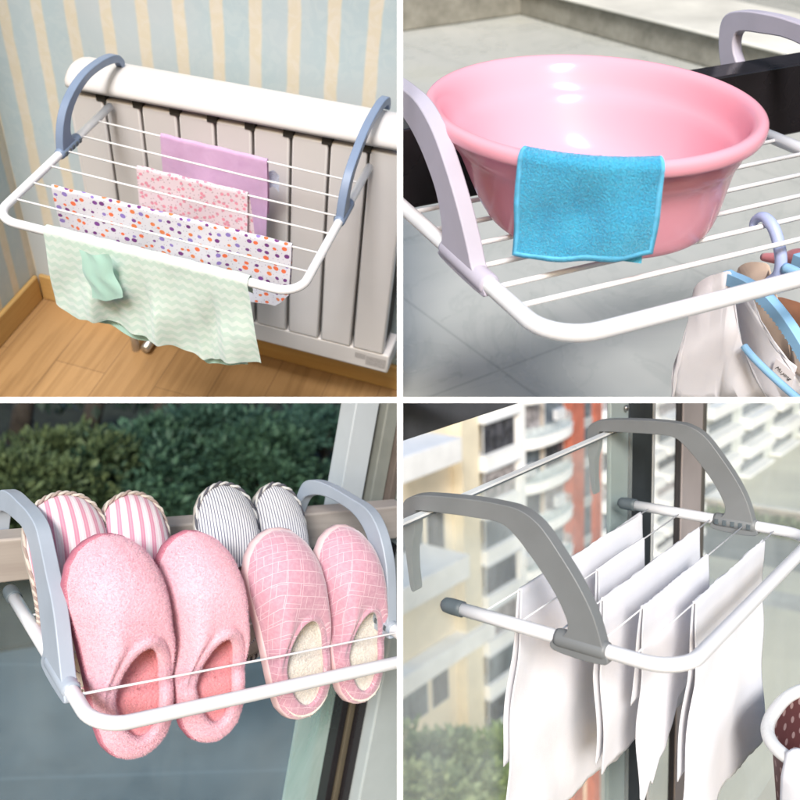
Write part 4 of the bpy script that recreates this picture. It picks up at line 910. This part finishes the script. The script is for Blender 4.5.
bx('wall', X_(330), X_(600), YB + .3, YB + 12, GZ, TOP, cream)
bx('pilaster', X_(456), X_(473), YB - .5, YB + .28, GZ, TOP, plain('cream_pilaster', (.74, .66, .50), .8, .05, .6))
bx('pilaster', X_(508), X_(514), YB - .9, YB + .28, GZ, TOP, white_r)
rnd = random.Random(5)
def window(root, x0, x1, y, z0, z1, nm=3, mat=grey_gl):
    f = bx('window', x0, x1, y - .06, y, z0, z1, pale_w, root); 
    w_ = (x1 - x0 - .1) / nm
    for k in range(nm): bx('pane', x0 + .06 + k * w_, x0 + (k + 1) * w_ + .03, y - .075, y - .062, z0 + .06, z1 - .06, mat, f)
    return f
dk = [plain('dark_room_glass', (.05, .05, .06), .2, .5, 2.0, spec=.8), plain('curtained_glass', (.30, .27, .27), .3, .4, 2.4, spec=.7), grey_gl]
for k in range(-4, 9):
    zf = Z0f - k * FH                        # sill level of this storey
    if zf > TOP - 2 or zf < GZ + 2: continue
    bx('bay', X_(474), X_(507), YB - .9, YB + .28, zf - .85, zf, white_r)
    bx('bay_roof', X_(474) - .1, X_(507) + .1, YB - 1.0, YB + .2, zf - .98, zf - .852, pale_w)
    window(bd, X_(475), X_(506.5), YB - .6, zf + .01, zf + FH - 1.0, 4, dk[k % 3])
    # rounded balcony
    xa, xb = X_(515), X_(566); xm, hw_ = (xa + xb) / 2, (xb - xa) / 2
    b = NB(); ring = lambda z, s: [(xm + hw_ * s * math.cos(a), YB + .2 - 1.5 * s * abs(math.sin(a)) ** .6, z) for a in [math.pi * j / 20 for j in range(21)]]
    loft(b, [ring(zf - .75, .97), ring(zf - .6, 1), ring(zf - .1, 1), ring(zf - .05, 1.02), ring(zf, 1.02), ring(zf, .95)], True, True, True); bmesh.ops.recalc_face_normals(b, faces=b.faces[:])
    bal = part(bd, 'balcony', b, white_r)
    b = NB(); loft(b, [ring(zf + .01, .985), ring(zf + .75, .985)], False); part(bal, 'glass_rail', b, glassm('balcony_rail_glass', (.75, .82, .82), .35) if k == -4 else bpy.data.materials['balcony_rail_glass'] if 'balcony_rail_glass' in bpy.data.materials else glassm('balcony_rail_glass', (.75, .82, .82), .35))
    bx('recess_shade', xa, xb, YB + .15, YB + .29, zf, zf + FH - .8, shade_r)  # thin sheet with the balcony recess shade put into its darker colour
    window(bd, xa + .4, xm - .1, YB + .1, zf + .05, zf + FH - 1.0, 3, dk[(k + 1) % 3]); window(bd, xm + .5, xb - .3, YB + .1, zf + .05, zf + FH - 1.1, 2, dk[(k + 2) % 3])
    window(bd, X_(578.5), X_(589.5), YB - .1, zf - .4, zf + FH - 1.0, 2, grey_gl)
    bx('spandrel', X_(578), X_(590), YB - .2, YB + .28, zf - .95, zf - .42, plain('grey_spandrel', (.40, .42, .42), .6) if k == -4 else bpy.data.materials.get('grey_spandrel') or plain('grey_spandrel', (.40, .42, .42), .6))
for k in range(-4, 8, 1):
    zf = Z0f - k * FH
    if zf > TOP - 2 or zf < GZ + 2: continue
    xa = X_(509 if k % 2 else 540) + .2; ac = bx('air_conditioner', xa, xa + 1.1, YB - 1.25, YB - .92, zf - .75 + FH * .5, zf - .05 + FH * .5, pale_w)
bx('red_strip', X_(567), X_(578), YB - .5, YB + .28, GZ, TOP, red_r); bx('red_strip', X_(590.5), X_(597), YB - .4, YB + .28, GZ, TOP, red_r)
# white ledges of the left wing
for va, th_ in ((458, 1.5), (590, 1.5)):
    z = at('BR', 402, va, 'y', YB - 3).z; bx('ledge', at('BR', 300, 600, 'y', YB - 3).x, at('BR', 463 if va < 500 else 468, 480, 'y', YB - 3).x, YB - 3, YB + .28, z - th_ * .9, z, white_r, bw=.05)
z = at('BR', 402, 668, 'y', YB).z; bx('ledge', X_(300), X_(482), YB - .8, YB + .28, z - 1.2, z, white_r, bw=.05)
for zz0, zz1 in ((at('BR', 402, 580, 'y', YB).z, at('BR', 402, 525, 'y', YB).z), (at('BR', 402, 735, 'y', YB).z, at('BR', 402, 684, 'y', YB).z)):
    window(bd, X_(392), X_(424), YB + .28, zz0, zz1, 4, dk[2]); window(bd, X_(428), X_(446), YB + .28, zz0, zz1, 2, dk[0])
# second tower
YC = 38.0
X2 = lambda u, v=450: at('BR', u, v, 'y', YC).x
b2 = thing('apartment_building', 'BR', ((X2(600) + X2(680)) / 2, YC, GZ), 'white apartment tower with stacked balconies glimpsed behind the window uprights', 'building')
bx('wall', X2(598), X2(700), YC, YC + 12, GZ, TOP, white_r, b2)
for k in range(-6, 9):
    zf = Z0f - 1.2 - k * FH
    if zf > TOP - 2 or zf < GZ + 2: continue
    for ua, ub in ((600, 622), (626, 652), (656, 694)):
        bx('balcony', X2(ua), X2(ub), YC - 1.6, YC - .01, zf - .9, zf, white_r, b2); window(b2, X2(ua) + .4, X2(ub) - .4, YC - .02, zf + .05, zf + FH - 1.0, 3, dk[(k + int(ua)) % 3])
# long pale block on the right, across the street
b3 = thing('terrace_block', 'BR', (130, 50, GZ), 'long pale block with slanting rows of balconies beyond the right pane', 'building')
YD = 52.0
X3 = lambda u, v=450: at('BR', u, v, 'y', YD).x
zb3 = at('BR', 750, 503, 'y', YD).z
bx('wall', X3(700), X3(830), YD, YD + 10, zb3 - 3, 6, plain('pale_block_render', (.66, .68, .64), .8, .06, .3), b3)
k = 0; z = zb3
while z < 4:
    n_ = 4
    for j in range(n_):
        xa = X3(702) + (X3(820) - X3(702)) * j / n_; xb = X3(702) + (X3(820) - X3(702)) * (j + .78) / n_
        bx('balcony', xa, xb, YD - 2.0, YD - .01, z, z + 1.9, white_r, b3); window(b3, xa + .5, xb - .5, YD - .02, z + 2.0, z + 3.9, 2, dk[2])
    z += 5.2
# ground, road and grass far below
def citym():
    t = NT('city_ground'); c = t.co(); n = t.noise(c, .05, 4); s = t.sep(c)
    return t.fin(t.ramp(n, [(.35, (.42, .41, .34)), (.6, (.56, .54, .43))]), .8)
GP = GZ
solo('ground', 'BR', box(NB(), (-30, -20, GP - .5), (420, 320, GP)), citym(), kind='structure', smooth=False)
for (ua, va), (ub, vb), name, col in (((690, 520), (830, 552), 'road', (.24, .25, .23)), ((690, 575), (830, 592), 'path', (.42, .42, .38))):
    A_ = at('BR', ua, va, 'z', GP); B2 = at('BR', ub, va + 26, 'z', GP); C2 = at('BR', ub, vb + 26, 'z', GP); D2 = at('BR', ua, vb, 'z', GP)
    b = NB(); vs = [b.verts.new((q.x, q.y, GP + .02)) for q in (A_, B2, C2, D2)]; f = b.faces.new(vs); f.normal_update()
    if f.normal.z < 0: f.normal_flip()
    solo(name, 'BR', b, plain(name + '_surface', col, .7, .1, .3), kind='structure', smooth=False)
A_ = at('BR', 690, 512, 'z', GP); B2 = at('BR', 830, 535, 'z', GP)
gwl = thing('garden_wall', 'BR', ((A_.x + B2.x) / 2, (A_.y + B2.y) / 2, GP), 'long grey brown garden wall along the street below the right pane', 'garden wall')
d_ = (B2 - A_).normalized(); n_ = Vector((-d_.y, d_.x, 0))
def strip(P, Q, wd, z0, z1):
    b = NB(); vs = [b.verts.new((q.x, q.y, z0)) for q in (P - n_ * wd, Q - n_ * wd, Q + n_ * wd, P + n_ * wd)]
    r_ = bmesh.ops.extrude_face_region(b, geom=[b.faces.new(vs)]); bmesh.ops.translate(b, verts=[g for g in r_['geom'] if isinstance(g, bmesh.types.BMVert)], vec=(0, 0, z1 - z0)); bmesh.ops.recalc_face_normals(b, faces=b.faces[:]); return b
part(gwl, 'wall_body', strip(A_, B2, .3, GP, GP + 2.6), plain('garden_wall_render', (.30, .27, .23), .8, .2, .3))
part(gwl, 'coping', strip(A_, B2, .5, GP + 2.61, GP + 2.9), plain('garden_coping', (.6, .58, .52), .8, .1, .3))
hd = NB(); rnd = random.Random(9)
for _ in range(5000):
    k = rnd.random(); c = A_.lerp(B2, k) - n_ * rnd.uniform(1.0, 5.0); c.z = GP + rnd.uniform(0, 1.7)
    leaf(hd, c, Vector((rnd.gauss(0, 1), rnd.gauss(0, 1), rnd.gauss(0, 1))).normalized(), Vector((0, 0, 1)), .9, .35)
solo('hedge', 'BR', hd, leafmat('dusty_hedge_leaf', (.14, .17, .10), (.24, .28, .17)), 'clipped dusty green hedge at the foot of the garden wall', 'hedge', smooth=False)
lf_br = [leafmat('pale_olive_leaf', (.12, .17, .08), (.38, .44, .24)), leafmat('fresh_green_leaf', (.16, .24, .07), (.42, .50, .18))]
for i, (u, v, y, rd, lab) in enumerate([(415, 742, 17, 2.2, 'olive tree crown in the lower left corner below the balcony'), (450, 748, 16, 1.9, 'pale leafy crown at the bottom below the cream wall'), (497, 738, 17, 1.6, 'fresh green crown beside the left edge of the white cloths'), (505, 775, 15, 1.7, 'fresh green crown lowest at the foot of the white cloths'), (432, 780, 14, 1.7, 'olive crown at the very bottom left')]):
    q = at('BR', u, v, 'y', y); tree('BR', (q.x, y, q.z - rd * 3.1), rd * 3.1, rd * 1.0, lf_br[i in (2, 3)], lab, 'street trees below the balcony', 'tree', 34, 60, .38, 20 + i, 'tree', .42)

# =================================================================== partition walls between the four set-ups
pw = plain('partition_white', (.86, .86, .86), .6, .01)
D0, D1 = .93, .99; T_ = 5.6 / 900 * D0 / 2
solo_m = NB(); box(solo_m, (-T_, D0, -.60), (T_, D1, .60))
for nm, lo, hi in (('partition_wall', (-T_, D0, -.46), (T_, D1, .46)), ('partition_wall', (-.46, D0 + .0004, -T_), (-T_ - .0001, D1, T_)), ('partition_wall', (T_ + .0001, D0 + .0004, -T_), (.46, D1, T_))):
    b = NB(); box(b, lo, hi); o = bpy.data.objects.new(nm, mesh_from(nm, b, pw, False)); COL.objects.link(o); o['kind'] = 'structure'
solo_m.free()

# ------------------------------------------------------------------ nothing of one set-up reaches into the next
bpy.context.view_layer.update()
SG = {'TL': (-1, 1), 'TR': (1, 1), 'BL': (-1, -1), 'BR': (1, -1)}
def top_of(o):
    while o.parent: o = o.parent
    return o
kill = []
for o in [o for o in bpy.data.objects if o.type == 'MESH']:
    t = top_of(o)
    if '_p' not in t: continue
    sx, sz = SG[t['_p']]; mw = o.matrix_world; n = len(o.data.vertices)
    co = np.empty(n * 3); o.data.vertices.foreach_get('co', co); co = co.reshape(-1, 3); Rm = np.array(mw.to_3x3()); W_ = co @ Rm.T + np.array(mw.translation)
    gap = .0006
    cut = []
    for ax, sg in ((0, sx), (2, sz)):
        if (W_[:, ax] * sg).min() < gap: cut.append((ax, sg))
    if not cut: continue
    bm = NB(); bm.from_mesh(o.data); inv = mw.inverted()
    for ax, sg in cut:
        nrm = Vector((0, 0, 0)); nrm[ax] = -sg; pt = Vector((0, 0, 0)); pt[ax] = gap * sg
        ln = (mw.to_3x3().transposed() @ nrm).normalized(); geom = bm.verts[:] + bm.edges[:] + bm.faces[:]
        if geom: bmesh.ops.bisect_plane(bm, geom=geom, dist=1e-6, plane_co=inv @ pt, plane_no=ln, clear_outer=True)
    if not bm.verts: kill.append(o); bm.free(); continue
    if o.data.users > 1: o.data = o.data.copy()
    bm.to_mesh(o.data); bm.free()
for o in kill:
    for c in list(o.children):
        if c not in kill: m_w = c.matrix_world.copy(); c.parent = top_of(o); c.matrix_world = m_w
for o in kill: bpy.data.objects.remove(o)
for o in bpy.data.objects:
    if '_p' in o: del o['_p']
